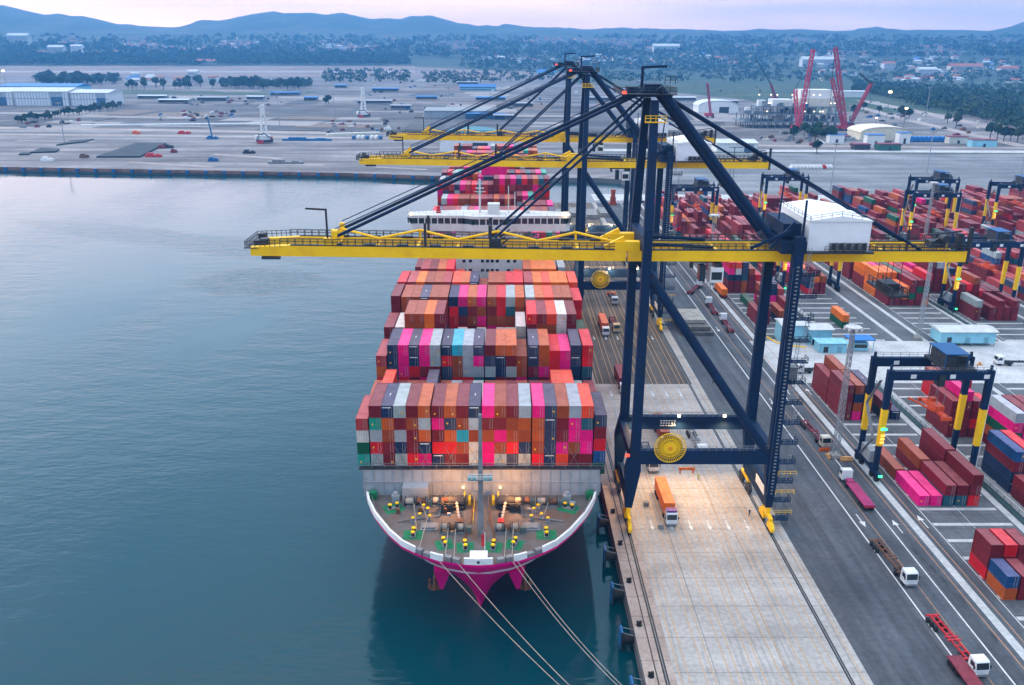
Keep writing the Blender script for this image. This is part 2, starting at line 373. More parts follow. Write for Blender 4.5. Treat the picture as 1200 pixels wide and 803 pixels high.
def terrain():
    rs = [2900, 3000, 3300, 3600, 4000, 4500, 5000, 5500, 5750, 6000, 6300, 6600, 6800, 7000, 7400, 8000]
    na = 300; mb = MB(); vs = []
    for r in rs:
        for i in range(na + 1):
            a = -48 + 96 * i / na; peak = 100 + 6800 * math.tan(R(ridge(a) * (.84 if a < 0 else .95))) + 26 * noise.noise(Vector((a * .5, 1.7, 0))) + 12 * noise.noise(Vector((a * 1.6, 5.7, 0)))
            x, y = r * math.sin(R(a)), r * math.cos(R(a))
            plain = plain_z(r)
            k = max(0., min(1., 1 - abs(r - 6800) / (1350 if r < 6800 else 1300))); k = k * k * (3 - 2 * k)
            z = plain + k * max(0., peak - plain) * (.93 + .07 * noise.noise(Vector((x, y, 0)) * .0016))
            z += k * 16 * noise.noise(Vector((x, y, 3)) * .005)
            vs.append((x, y, z))
    fs = [(j * (na + 1) + i, j * (na + 1) + i + 1, (j + 1) * (na + 1) + i + 1, (j + 1) * (na + 1) + i) for j in range(len(rs) - 1) for i in range(na)]
    mb.add(vs, fs)
    struct(mb.build('hills', ground_mat('hill_forest', [(.3, (.022, .04, .022)), (.5, (.04, .06, .032)), (.62, (.07, .08, .05)), (.75, (.16, .14, .11))], .004, .03), smooth=True))
terrain()

# near terminal paving, each sheet a few millimetres above the one below
Y0, YA, YE = -60, 246, 566
sheet('quay_edge', rect(23.8, 29.0, Y0, YE), .010, G_QUAY)
sheet('apron', rect(29.0, 61.5, Y0, YA), .010, G_APRON)
sheet('apron_far', rect(29.0, 58.9, YA, YE), .010, G_ASPHB)
sheet('pavement', rect(58.9, 61.5, YA, YE), .010, G_APRON)
sheet('road', rect(61.5, 94.9, Y0, YE), .010, G_ASPH)
sheet('yard_ground', rect(94.9, 520, Y0, 575), .010, G_YARD)
sheet('cross_road', rect(88, 520, 247, 287), .020, G_CONC)
sheet('yard_end_road', rect(61.5, 640, 575, 600), .010, G_CONC)
sheet('asphalt_lot', rect(97.5, 700, 600, 845), .010, G_LOT)
sheet('lot_road', rect(97.5, 900, 852, 872), .012, G_CONC)
def line(x, w_, y0=Y0, y1=YE, mat=W_LINE, z=.026, name='road_line'):
    return struct(MB().add([(x - w_ / 2, y0, z), (x + w_ / 2, y0, z), (x + w_ / 2, y1, z), (x - w_ / 2, y1, z)], [(0, 1, 2, 3)]).build(name, mat))
RAILM = M('dark_rail', (.03, .027, .026), .5, var=.2, scale=2)
for x in (27.4, 58.1):
    line(x, .75, mat=RAILM, name='rail_slot', z=.016)
    struct(MB().b2(x - .07, x + .07, Y0, YE, .0, .06).build('crane_rail', STEEL))
line(25.9, .22, mat=RAILM, name='cable_slot', z=.016)
for k in range(7):
    for d in (-.72, .72): line(30.5 + 4.22 * k + d, .15, mat=Y_LINE, name='lane_line')
line(60.4, .16, mat=Y_LINE, name='lane_line')
for x, w_ in ((78., .3), (85., .28)): line(x, w_)
line(81.4, .2, mat=O_LINE, name='lane_line'); line(88.7, .25, mat=O_LINE, name='lane_line'); line(92.6, .25, mat=O_LINE, name='lane_line')
BLOCKS = [95.4, 119.7, 156., 181., 216., 241., 277., 302., 338.]
RUNW = [90.7, 114.2, 118.0, 142.4, 151.5, 175.0, 178.2, 202.5, 211.5, 235.5, 238.5, 262.5, 272., 296., 299., 323., 333.]
for x in RUNW:
    line(x, 1.7, Y0, 247, G_CONC, .018, 'runway_strip'); line(x, 1.7, 287, 572, G_CONC, .018, 'runway_strip')
for x0 in BLOCKS:
    line(x0 - .5, .18, Y0, 247, W_LINE); line(x0 - .5, .18, 287, 572, W_LINE); line(x0 + 8.4, .1, Y0, 247, W_LINE)
    ys = [y for y in [118 + 6.55 * i for i in range(20)] if y < 246] + [y for y in [288 + 6.55 * i for i in range(44)] if y < 572]
    for y in ys:
        sheet('slot_strip', rect(x0 - .2, x0 + 17.4, y - .55, y + .55), .022, G_CONC)
def arrow(x, y, L=4.2, d=-1, w_=.5):
    pts = [(-.12, L / 2), (-.12, -L * .1), (-w_, -L * .1), (0, -L / 2), (w_, -L * .1), (.12, -L * .1), (.12, L / 2)]
    if d > 0: pts = [(-a, -b) for a, b in pts]
    o = MB().add([(x + a, y + b, .03) for a, b in pts], [tuple(range(7))]).build('road_arrow', W_LINE)
    if o.data.polygons[0].normal.z < 0: o.data.flip_normals()
    struct(o)
for x in (32.8, 37., 41.3, 45.4, 49.6, 53.8): arrow(x, 163.5, w_=.45)
for x, y, d in ((79.8, 165.5, -1), (86.9, 163, 1), (93.4, 165, 1), (79.8, 300, -1), (86.9, 240, 1), (93.4, 240, 1), (79.8, 232, -1)): arrow(x, y, 5.5, d, .7)
for x in (32.8, 37., 41.3, 45.4, 49.6, 53.8): arrow(x, 238, w_=.45); arrow(x, 290, w_=.45)
# dark tyre scuffs in the lanes
SCUFF = M('tyre_scuff', (.05, .052, .056), .9, var=.3, scale=2)
for x, y, a in ((86.6, 150, .1), (87., 147, .2), (86.4, 153.5, -.1), (87.8, 137, .3), (88., 126, .5), (87.4, 143, .2)):
    pts = [(x + math.cos(t) * .45 * rnd.uniform(.5, 1.3), y + math.sin(t) * 1.8 * rnd.uniform(.6, 1.2)) for t in [i * .785 for i in range(8)]]
    sheet('road_stain', pts, .028, SCUFF)
# yard trench with guard rails between the paired blocks
for x in (116.1, 176.6, 237., 297.5):
    for y0, y1 in ((60, 247), (287, 572)) if x < 120 else ((287, 572),):
        struct(MB().add([(x - .9, y0, .03), (x + .9, y0, .03), (x + .9, y1, .03), (x - .9, y1, .03)], [(0, 1, 2, 3)]).build('cable_trench_ground', M('trench_cover', (.03, .055, .06), .6)))
        o = MB().rail([(x - .8, y0, 0), (x - .8, y1, 0)], 1., 3., .07).rail([(x + .8, y0, 0), (x + .8, y1, 0)], 1., 3., .07).build('guard_rail', M('teal_rail', (.05, .12, .13), .5))
        tag(o, 'long dark teal guard rail along the cable trench ' + {116.1: 'beside the near yard gantry', 176.6: 'between the middle yard blocks', 237.: 'between the right-hand yard blocks', 297.5: 'between the outermost yard blocks'}[x] + (', near half' if y0 < 100 else ', far half'), 'guard rail', 'guard rails along the cable trenches')
# ------------------------------------------------------------------ containers
CC = {'m': ('maroon', (.20, .013, .022)), 'r': ('rust brown', (.33, .060, .016)), 'k': ('magenta', (.84, .005, .21)), 'n': ('navy', (.012, .032, .085)),
      's': ('slate grey', (.04, .052, .10)), 'g': ('pale grey', (.36, .41, .42)), 'w': ('off-white', (.62, .60, .55)), 'o': ('orange', (.85, .17, .006)),
      'O': ('rusty orange', (.52, .10, .016)), 'R': ('red', (.70, .010, .020)), 'S': ('salmon red', (.82, .065, .02)), 'c': ('cyan blue', (.02, .36, .50)),
      't': ('teal', (.022, .095, .13)), 'G': ('mint green', (.02, .36, .26)), 'd': ('dark green', (.008, .10, .05)), 'b': ('blue', (.012, .075, .22)), 'P': ('brick pink', (.38, .045, .05))}
CL, CW, CH = 12.19, 2.438, 2.66
def cont_mat(mass):
    m, nt, out = nodes('painted_container_mass' if mass else 'painted_container'); n = N(nt)
    b = n('ShaderNodeBsdfPrincipled'); b.inputs['Roughness'].default_value = .5; b.inputs['Specular IOR Level'].default_value = .2
    if mass: src = n('ShaderNodeAttribute', attribute_name='Col').outputs['Color']
    else: src = n('ShaderNodeObjectInfo').outputs['Color']
    tc = n('ShaderNodeTexCoord'); oi = n('ShaderNodeObjectInfo')
    ofs = n('ShaderNodeVectorMath', operation='ADD'); n.l(tc.outputs['Object'], ofs.inputs[0])
    sc_ = n('ShaderNodeVectorMath', operation='SCALE'); sc_.inputs[0].default_value = (91., 37., 53.); n.l(oi.outputs['Random'], sc_.inputs['Scale']); n.l(sc_.outputs[0], ofs.inputs[1])
    t = n('ShaderNodeTexNoise'); t.inputs['Scale'].default_value = .55; t.inputs['Detail'].default_value = 7; t.inputs['Roughness'].default_value = .65; n.l(ofs.outputs[0], t.inputs['Vector'])
    r = n('ShaderNodeValToRGB'); ramp(r, [(.28, (.72, .66, .64)), (.5, (1, 1, 1)), (.72, (1.12, 1.12, 1.12))]); n.l(t.outputs['Fac'], r.inputs[0])
    mm = n('ShaderNodeMix', data_type='RGBA', blend_type='MULTIPLY'); mm.inputs[0].default_value = 1; n.l(src, mm.inputs[6]); n.l(r.outputs[0], mm.inputs[7])
    # roof panels: uneven fading and dust, plus pale sky light painted into the tops
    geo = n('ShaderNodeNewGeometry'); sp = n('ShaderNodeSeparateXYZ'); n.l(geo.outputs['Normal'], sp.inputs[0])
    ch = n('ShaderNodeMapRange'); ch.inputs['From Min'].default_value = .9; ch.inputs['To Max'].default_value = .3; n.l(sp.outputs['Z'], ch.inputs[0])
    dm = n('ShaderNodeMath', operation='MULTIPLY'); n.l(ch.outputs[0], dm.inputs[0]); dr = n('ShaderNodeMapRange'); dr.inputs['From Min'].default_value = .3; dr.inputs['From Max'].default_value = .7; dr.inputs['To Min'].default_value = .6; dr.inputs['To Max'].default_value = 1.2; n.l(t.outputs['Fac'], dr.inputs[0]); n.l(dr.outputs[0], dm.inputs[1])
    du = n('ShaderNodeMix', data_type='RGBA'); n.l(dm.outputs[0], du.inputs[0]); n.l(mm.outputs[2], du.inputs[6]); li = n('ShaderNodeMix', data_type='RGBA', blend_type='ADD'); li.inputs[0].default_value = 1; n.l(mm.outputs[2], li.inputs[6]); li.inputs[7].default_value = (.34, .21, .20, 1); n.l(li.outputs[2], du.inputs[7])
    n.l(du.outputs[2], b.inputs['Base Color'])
    # corrugation: ribs along the length on sides and roof
    sp2 = n('ShaderNodeSeparateXYZ'); n.l(tc.outputs['Object'], sp2.inputs[0])
    sn = n('ShaderNodeMath', operation='SINE'); fm = n('ShaderNodeMath', operation='MULTIPLY'); fm.inputs[1].default_value = 18.
    n.l(sp2.outputs['Y'], fm.inputs[0]); n.l(fm.outputs[0], sn.inputs[0])
    bp = n('ShaderNodeBump'); bp.inputs['Strength'].default_value = .35; bp.inputs['Distance'].default_value = .04; n.l(sn.outputs[0], bp.inputs['Height']); n.l(bp.outputs[0], b.inputs['Normal'])
    n.l(b.outputs[0], out.inputs[0]); return m
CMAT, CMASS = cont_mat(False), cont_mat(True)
def cont_mesh(L):
    """body with corner posts, rails and recessed panels; origin at the bottom centre, door end at -Y"""
    mb = MB(); h, w_ = CH - .04, CW
    mb.b2(-w_ / 2 + .05, w_ / 2 - .05, -L / 2 + .06, L / 2 - .06, .08, h - .05)
    for sx in (-1, 1):
        for sy in (-1, 1): mb.b2(*sorted((sx * w_ / 2, sx * (w_ / 2 - .16))), *sorted((sy * L / 2, sy * (L / 2 - .16))), 0, h)
        mb.b2(*sorted((sx * w_ / 2, sx * (w_ / 2 - .10))), -L / 2 + .16, L / 2 - .16, 0, .16)
        mb.b2(*sorted((sx * w_ / 2, sx * (w_ / 2 - .08))), -L / 2 + .16, L / 2 - .16, h - .1, h - .004)
    for sy in (-1, 1):
        mb.b2(-w_ / 2 + .16, w_ / 2 - .16, *sorted((sy * L / 2, sy * (L / 2 - .1))), 0, .15)
        mb.b2(-w_ / 2 + .16, w_ / 2 - .16, *sorted((sy * L / 2, sy * (L / 2 - .1))), h - .14, h - .002)
    return mb
def door_mesh(L, kind):
    mb = MB(); y = -L / 2
    if kind == 0:                                            # locking rods
        for x in (-.85, -.35, .35, .85): mb.b2(x - .03, x + .03, y - .02, y + .06, .2, CH - .2)
        mb.b2(-.02, .02, y + .0, y + .06, .16, CH - .2)
        for z in (.9, 1.05): mb.b2(-.9, .9, y + .01, y + .055, z, z + .05)
    else:                                                    # corrugated front wall
        for i in range(9): mb.b2(-1.0 + .25 * i - .06, -1.0 + .25 * i + .06, y + .015, y + .06, .2, CH - .2)
    return mb
_cm = {}
MARKW = M('marking_white', (.78, .78, .76), .6, var=.05); STICK = M('warning_sticker', (.8, .42, .02), .6, var=.05)
def cont_proto(L):
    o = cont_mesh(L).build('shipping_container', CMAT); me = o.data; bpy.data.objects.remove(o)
    ds = []
    for k in (0, 1):
        d = door_mesh(L, k).build('door' if k == 0 else 'end_wall', [CMAT, M('rod_steel', (.27, .27, .27), .5)])
        if k == 0:
            for q in range(12, 24): d.data.polygons[q].material_index = 1
        ds.append(d.data); bpy.data.objects.remove(d)
    mk = MB().b2(-1.0, .75, -L / 2 - .012, -L / 2 + .03, 2.12, 2.3).b2(-.07, .07, -.8, .4, CH - .06, CH - .025).b2(-.17, .17, .1, .25, CH - .06, CH - .026).build('marking', MARKW); m0 = mk.data; bpy.data.objects.remove(mk)
    st = MB().b2(-.2, .12, -L / 2 - .012, -L / 2 + .05, 1.15, 1.5).build('sticker', STICK); m1 = st.data; bpy.data.objects.remove(st)
    return dict(body=me, ends=ds, mark=m0, stick=m1)
PROTO = {12.19: cont_proto(12.19), 6.06: cont_proto(6.06)}
ALLC = []                     # (x, y, z, length, code, label without colour)
def shade(code):
    c = CC[code][1]; k = rnd.uniform(.76, 1.0); return tuple(min(1, v * k * rnd.uniform(.95, 1.05)) for v in c)
def put(x, y, z, code, where, L=CL, rz=0., always=False): ALLC.append((x, y, z, L, code, where, rz, always))

# ship bays: columns 0..19 across, centre line of the ship at SX
SX, BASE = -4.3, 18.3
COLX = []
x = 0.
for i in range(20):
    COLX.append(x); x += 2.462 + (.26 if i in (0, 5, 9, 13, 18) else 0)
mid = (COLX[0] + COLX[-1]) / 2; COLX = [SX + c - mid for c in COLX]
BAYN = ['foremost', 'second', 'third', 'fourth', 'fifth', 'sixth', 'seventh']
def ship_col(bay, i, Y, codes, top):
    """codes from the top tier downwards, top tier's roof at z = top"""
    for k, c in enumerate(codes):
        z = top - CH * (k + 1)
        if z < BASE - CH - 2: break
        nm = f'on deck, {ORD[k + 1]} from the top, {ORD[i + 1]} column from left, {bay} bay' if k else f'on deck, topmost in the {ORD[i + 1]} column from left, {bay} bay'
        put(COLX[i], Y + CL / 2, z, c, nm)
def fill(k): return [rnd.choice('mmmrrrkkRnsgO') for _ in range(k)]
BY = lambda k: 156.7 + 14.9 * (k - 1)
T = BASE + 5 * CH
b1 = 'mGgRg nOrmm gmgng mrmmR OgOnk mkmRn OsORm mrcrm ngrww kmrkk rmkrg mrrRs gOrnw kOOrR ssssn rmmkS gkkrm Stkkm'.split()
for i, cs in enumerate(b1): ship_col('foremost', i + 1, BY(1), cs, T)
ship_col('foremost', 0, BY(1), 'PwdG', T - 1.05 * CH); ship_col('foremost', 19, BY(1), 'smRbd', T - .75 * CH)
for i in range(20):                                           # second bay, lower
    top = {1: 4, 5: 4, 16: 4, 17: 4}.get(i, 3)
    ship_col('second', i, BY(2), ({1: 'S', 5: 's', 16: 'S', 17: 'S'}.get(i, rnd.choice('mrg'))) + ''.join(fill(3)), BASE + top * CH)
T3 = 33.9
b3 = ['PORm', 'nnstk', 'kkkRm', 'snRmm', 'kkmkr', 'ggmrR', 'nRsst', 'crrRr', 'gggRr', 'skgtn', 'msgn', 'Onnmm', 'OmgmO', 'rrkg', 'ssmsm', 'OOkmr', 'RRRrk', 'kkwk', 'ssnn', 'RRtsn']
off3 = {0: 1., 13: 1., 16: .5, 17: .5}
for i, cs in enumerate(b3): ship_col('third', i, BY(3), cs + ''.join(fill(3)), T3 - off3.get(i, 0) * CH)
T4 = 36.8
b4 = ['mm', 'wg', 'rr', 'rr', 'oo', 'mm', 'g', 'w', 'g', 'g', 'w', 'g', 'g', 'wg', 'Rm', 'mr', 'Sr', 'ww', 'mm', 'd']
off4 = {0: 1.3, 1: 1.3, 6: 3, 7: 2.8, 8: 3, 9: 2.8, 10: 3, 11: 2.8, 12: 2.8, 13: 1.2, 19: 2.}
for i, cs in enumerate(b4): ship_col('fourth', i, BY(4), cs + ''.join(fill(5)), T4 - off4.get(i, 0) * CH)
b5 = ['mm', 'rr', 'rr', 'sr', 'rr', 'rr', 'nR', 'kn', 'Om', 'kr', 'rmr', 'RRr', 'gtr', 'Orr', 'gr', 'Or', 'Sr', 'rm', 'rr', 'RR']
off5 = {0: -.1, 19: .3}
for i, cs in enumerate(b5): ship_col('fifth', i, BY(5), cs + ''.join(fill(5)), T4 - off5.get(i, 0) * CH)
b6 = ['R', 'P', 'o', 'r', 'r', 'P', 'S', 'O', 'n', 'r', 'r', 'r', 'R', 'R', 'P', 'o', 'S', 'o', 'o', 'S']
for i, cs in enumerate(b6): ship_col('sixth', i, BY(6), cs + ''.join(fill(5)), T4 - (.8 if i == 9 else 0) * CH)
b7 = ['r', 'm', 'P', 'm', 'O', 'R', 'S', 'm', 'r', 'g', 'm', 'r', 'r', 'S', 'O', 'o', 'o', 'o', 'o', 'r']
for i, cs in enumerate(b7):
    ship_col('seventh', i, BY(7), cs + ''.join(fill(5)), T4 - (1.2 if i in (6, 13) else 2.5 if 6 < i < 13 else 1.4 if i in (0, 1, 18, 19) else 0) * CH)
# aft of the bridge
for bi, (Y, n_, c0, c1) in enumerate(((279, 5, 0, 19), (294, 6, 0, 19), (309, 6, 0, 19), (324, 6.6, 1, 18), (339, 6.8, 1, 19), (354.5, 6.8, 0, 19), (369.4, 7.3, 1, 16), (384.3, 9.2, 0, 19),
                                     (399.2, 9.2, 0, 19), (414.1, 9.6, 0, 19), (429, 9.8, 1, 18), (444, 10, 1, 18), (459, 10.6, 1, 18), (474, 10.8, 1, 18))):
    run = 0; top = n_
    for i in range(20):
        if not c0 <= i <= c1: continue
        if run <= 0: top = n_ - rnd.choice((0, 0, 0, 1, .5) if i not in (0, 19) else (1, 1)); run = rnd.choice((3, 4, 5, 5))
        run -= 1
        nm_bay = f'{ORD[bi + 1]} bay behind the bridge'
        for k in range(int(top) + 1 if bi > 7 else int(top)):
            z = BASE + top * CH - CH * (k + 1)
            if z < BASE - 3: break
            put(COLX[i], Y + CL / 2, z, rnd.choice('mmmmmRRkkPPrrsgGOt'), f'on deck, {ORD[k + 1]} from top, {ORD[i + 1]} column, {nm_bay}')

# yard blocks: six columns of slots X0 + 1.35 + 2.78 i
def yx(b, i): return BLOCKS[b] + 1.3 + 2.85 * i
YN = ['nearest block', 'second block', 'middle block', 'fourth block', 'fifth block', 'sixth block', 'seventh block', 'eighth block', 'outermost block']
def stack(b, i, y, codes, bay, L=CL):
    """codes from the ground upwards; y = near end"""
    for k, c in enumerate(codes):
        t = len(codes) - k
        put(yx(b, i), y + L / 2, CH * k + .03, c, f'{"on top" if t == 1 else ORD[t] + " from top"} in {ORD[i + 1]} column from left, {bay}', L)
bn = 'front bay of the near yard block'
stack(0, 0, 143.2, 'Rmm', 'small stack at the right edge', 6.06); stack(0, 1, 143.2, 'mmR', 'small stack at the right edge', 6.06); stack(0, 2, 143.2, 'mmm', 'small stack at the right edge', 6.06)
stack(0, 0, 136.6, 'Ob', 'low stack at the bottom right', 6.06); stack(0, 1, 136.6, 'mm', 'low stack at the bottom right', 6.06)
for i, c in ((0, 'k'), (1, 'k'), (2, 'tm'), (3, 'tm'), (4, 'Rmm')): stack(0, i, 171.8, c, bn)
bn = 'bay behind the magenta pair'
for i, c in ((0, 'r'), (2, 'mr'), (3, 'n'), (4, 'mmm')): stack(0, i, 184.8, c, bn)
bn = 'bay left of the near gantry legs'
for i, c in ((0, 'mmmm'), (1, 'krnr'), (2, 'mmns')): stack(0, i, 219., c, bn)
for i, c in ((4, 'nm'), (5, 'n')): stack(0, i, 219.5, c, bn)
for i, c in ((0, 'mmm'), (1, 'mmmr')): stack(0, i, 231.6, c, 'bay before the crossroad')
bn = 'bay under the gantry spreader'
for i, c in ((0, 'mmmm'), (1, 'mmmmk'), (2, 'mRmm'), (3, 'mmm'), (4, 'mmR')): stack(1, i, 208., c, bn)
bn = 'tall stripy stack by the gantry legs'
for i, c in ((3, 'mOdkg'), (4, 'kkkkm'), (5, 'mmRkm')): stack(1, i, 194., c, bn)
for i, c in ((0, 'nnmb'), (1, 'mmmR')): stack(1, i, 178., c, 'stack at the right edge with blue top', 12.19)
for i, c in ((0, 'mm'), (1, 'R')): stack(1, i, 165., c, 'low stack in front of the blue top')
for i, c in ((3, 'RRr'), (4, 'mRm'), (5, 'mmR')): stack(1, i, 229., c, 'bay before the crossroad, right block')
# beyond the crossroad
put(127.5, 307, .03, 'd', 'alone on the yard paving, lower one under an orange box', 12.19, 0); put(127.5, 307, CH + .03, 'o', 'alone on a green box behind the small blue booth', 12.19, 0)
b = 0; bn = 'bay nearest the blue sheds'
for i, c in ((0, 'mm'), (1, 'mmm'), (3, 'nr'), (4, 'Rmm')): stack(b, i, 306, c, bn)
bn = 'second bay behind the blue sheds'
for i, c in ((0, ''), (1, 'd'), (3, 'kmr'), (4, 'kkns'), (5, 'mmP')): stack(b, i, 327, c, bn)
bn = 'third bay behind the blue sheds'
for i, c in ((0, 'mmnkR'), (1, 'mmnwS'), (2, 'rOtss'), (3, 'mmmr'), (4, 'rmR')): stack(b, i, 349, c, bn)
bn = 'fourth bay behind the blue sheds'
for i, c in ((0, 'mmm'), (1, 'mmmmw'), (2, 'mmmm'), (3, 'mm'), (4, 'mm')): stack(b, i, 362, c, bn)
b = 1; bn = 'bay nearest the booth'
for i, c in ((3, 'Rns'), (4, 'mmom'), (5, 'mmr')): stack(b, i, 347, c, bn)
for i, c in ((2, 'mmk'), (3, 'mms'), (4, 'mmo'), (5, 'mmm')): stack(b, i, 360, c, 'second bay behind the booth')
b = 2; bn = 'bay with the long orange top'
for i, c in ((0, 'mmo'), (1, 'mmm'), (2, 'moo'), (3, 'mdmm'), (4, 'mmdm'), (5, 'omdmR')): stack(b, i, 331, c, bn)
bn = 'bay with the orange wall'
for i, c in ((0, 'oooo'), (1, 'mooo'), (2, 'mmmo'), (3, 'mmsd'), (4, 'mmmm'), (5, 'mmRR')): stack(b, i, 343.4, c, bn)
for i, c in ((0, 'mmoo'), (1, 'mmmk'), (2, 'mmmm'), (3, 'mnmd'), (4, 'mmmR'), (5, 'mmmm')): stack(b, i, 356, c, 'bay behind the orange wall')
b = 3; bn = 'bay behind the long blue shed'
for i, c in ((0, 'mmg'), (2, 'mm'), (3, 'mmm'), (4, 'mm'), (5, 'mmm')): stack(b, i, 311, c, bn)
for i, c in ((0, 'mmmm'), (1, 'mmmR'), (2, 'mmmmr'), (3, 'mmR'), (4, 'mRm'), (5, 'mmm')): stack(b, i, 325, c, 'second bay behind the long shed')
for i, c in ((0, 'mmmmm'), (1, 'mmmmg'), (2, 'mmmb'), (3, 'mmmn'), (4, 'mmm'), (5, 'mRmm')): stack(b, i, 350, c, 'third bay behind the long shed')
pal = 'mmmmmmmmmmmmmRrrPPPPoOnsgdtbk'
ORDY = ['nearest', 'second', 'third', 'fourth', 'fifth', 'sixth', 'seventh', 'eighth', 'ninth', 'tenth', 'eleventh', 'twelfth', 'thirteenth', 'fourteenth', 'fifteenth', 'sixteenth', 'seventeenth', 'eighteenth', 'nineteenth', 'twentieth', 'farthest']
for b in range(9):
    y = {0: 378, 1: 378, 2: 372, 3: 366}.get(b, 300 if b > 4 else 330); q = 0
    while y < 558:
        dens = .93 if y > 400 else .88
        hgt = rnd.choice((3, 3, 4, 4, 5, 5))
        if rnd.random() < .97:
            main = rnd.choice('mmmmmPPr')
            for i in range(6):
                if rnd.random() < dens:
                    hh = max(1, min(5, hgt + rnd.choice((-2, -1, -1, 0, 0, 0, 1))))
                    codes = ''.join(main if rnd.random() < .45 else rnd.choice(pal) for _ in range(hh))
                    stack(b, i, y, codes, f'{ORDY[q]} bay of the {YN[b]}')
        q += 1; y += 12.19 + rnd.choice((.5, .5, .5, 3.5))
# the ones carried by trucks are kept as things whatever their size
def trucks_load(x, y, z, code, where, L, rz): put(x, y, z, code, where, L, rz, True)

# rank by how much of the picture each one shows; the largest ~300 become things, the others one mass
def rank():
    vs, fs, own = [], [], []
    for q, (x, y, z, L, c, w_, rz, al) in enumerate(ALLC):
        o = len(vs); cs, sn = math.cos(rz), math.sin(rz)
        for zz in (z, z + CH):
            for dx, dy in ((-1, -1), (1, -1), (1, 1), (-1, 1)):
                a, b_ = dx * CW / 2, dy * L / 2; vs.append(Vector((x + a * cs - b_ * sn, y + a * sn + b_ * cs, zz)))
        for f in ((0, 1, 5, 4), (1, 2, 6, 5), (2, 3, 7, 6), (3, 0, 4, 7), (4, 5, 6, 7)): fs.append(tuple(i + o for i in f)); own.append(q)
    # the bridge house hides what stands behind it
    for bx in ((-29.5, 21, 262, 274, 40, 51),):
        o = len(vs)
        for zz in (bx[4], bx[5]):
            for x, y in ((bx[0], bx[2]), (bx[1], bx[2]), (bx[1], bx[3]), (bx[0], bx[3])): vs.append(Vector((x, y, zz)))
        for f in ((0, 1, 5, 4), (4, 5, 6, 7)): fs.append(tuple(i + o for i in f)); own.append(-1)
    t = BVHTree.FromPolygons(vs, fs); hits = [0] * len(ALLC)
    for j in range(0, 301):
        py = 160 + j * 2.13
        for i in range(400):
            d = ray(i * 2 + 405, py) if i < 398 else None
            if d is None: continue
            h = t.ray_cast(CAMLOC, d.normalized(), 700)
            if h[2] is not None and own[h[2]] >= 0: hits[own[h[2]]] += 1
    return hits
def build_containers():
    hits = rank(); order = sorted(range(len(ALLC)), key=lambda q: (not ALLC[q][7], -hits[q]))
    keep = [q for q in order if hits[q] > 0 or ALLC[q][7]][:300]; ks = set(keep)
    for q in keep:
        x, y, z, L, c, where, rz, al = ALLC[q]; p = PROTO[L]; col = (*shade(c), 1)
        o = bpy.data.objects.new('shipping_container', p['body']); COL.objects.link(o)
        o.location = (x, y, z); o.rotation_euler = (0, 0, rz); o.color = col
        lab = f'{CC[c][0]} container {where}'
        if len(lab.replace('-', ' ').split()) > 16: lab = lab.replace(' from left', '')
        tag(o, lab, 'container', 'shipping containers stacked on the ship' if 'on deck' in where else 'shipping containers on truck trailers' if al else 'shipping containers stacked in the yard')
        if hits[q] >= 8 or al:
            k = 0 if rnd.random() < .7 else 1
            d = bpy.data.objects.new('door' if k == 0 else 'end_wall', p['ends'][k]); COL.objects.link(d); d.parent = o; d.color = tuple(v * (1.25 if k == 0 else .85) for v in col[:3]) + (1,)
            if c in 'sn' and rnd.random() < .5:
                d2 = bpy.data.objects.new('marking', p['mark']); COL.objects.link(d2); d2.parent = o
            elif k == 0 and rnd.random() < .4:
                d2 = bpy.data.objects.new('sticker', p['stick']); COL.objects.link(d2); d2.parent = o; d2.location = (rnd.choice((-.55, .6)), 0, rnd.uniform(-.6, .2))
    mb = MB(); cols = []
    for q in range(len(ALLC)):
        if q in ks: continue
        x, y, z, L, c, where, rz, al = ALLC[q]; n0 = len(mb.f)
        h = CH - .05
        mb.box(x, y, z, CW - .02, L - .06, h, rz)
        cols += [shade(c)] * (len(mb.f) - n0)
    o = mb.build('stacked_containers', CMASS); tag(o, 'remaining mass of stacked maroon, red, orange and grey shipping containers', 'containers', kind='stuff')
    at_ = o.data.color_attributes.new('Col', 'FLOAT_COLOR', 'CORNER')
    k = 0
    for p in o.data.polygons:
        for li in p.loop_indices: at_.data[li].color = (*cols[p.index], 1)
# ------------------------------------------------------------------ the big container ship
ship = empty('container_ship', (0, 0, 0), 'huge magenta-hulled container ship moored bow-on at the quay under the gantry cranes', 'ship')
DZ = 12.0
HB = [(0, 0), (.25, 2.6), (1.4, 7.2), (3.3, 10.9), (6.1, 14.3), (10., 17.2), (16.2, 20.7), (21.3, 22.7), (29.5, 24.8), (40, 25.3), (330, 25.3), (352, 24.6), (365, 21.)]
def interp(t, tab):
    if t <= tab[0][0]: return tab[0][1]
    for (a, b), (c, d) in zip(tab, tab[1:]):
        if t <= c: return b + (d - b) * (t - a) / (c - a)
    return tab[-1][1]
YB = 129.9
WL = [(0, 0), (2, .5), (6, 1.6), (12, 4.), (20, 8.), (32, 14.), (45, 19.5), (60, 23.5), (75, 25.3), (300, 25.3), (330, 22.), (355, 12.)]
def half(y, z):
    """half breadth of the hull at station y and height z: bluff deck line flaring out of a fine waterline"""
    t = max(0., min(1., (z + 4.5) / 16.5)); f = t ** 1.9
    stem = YB + 10.2 * (1 - t) ** 1.0
    s = y - stem
    if s <= 0: return 0.
    return interp(s * (365 / (495 - stem)), WL) * (1 - f) + interp(s, HB) * f
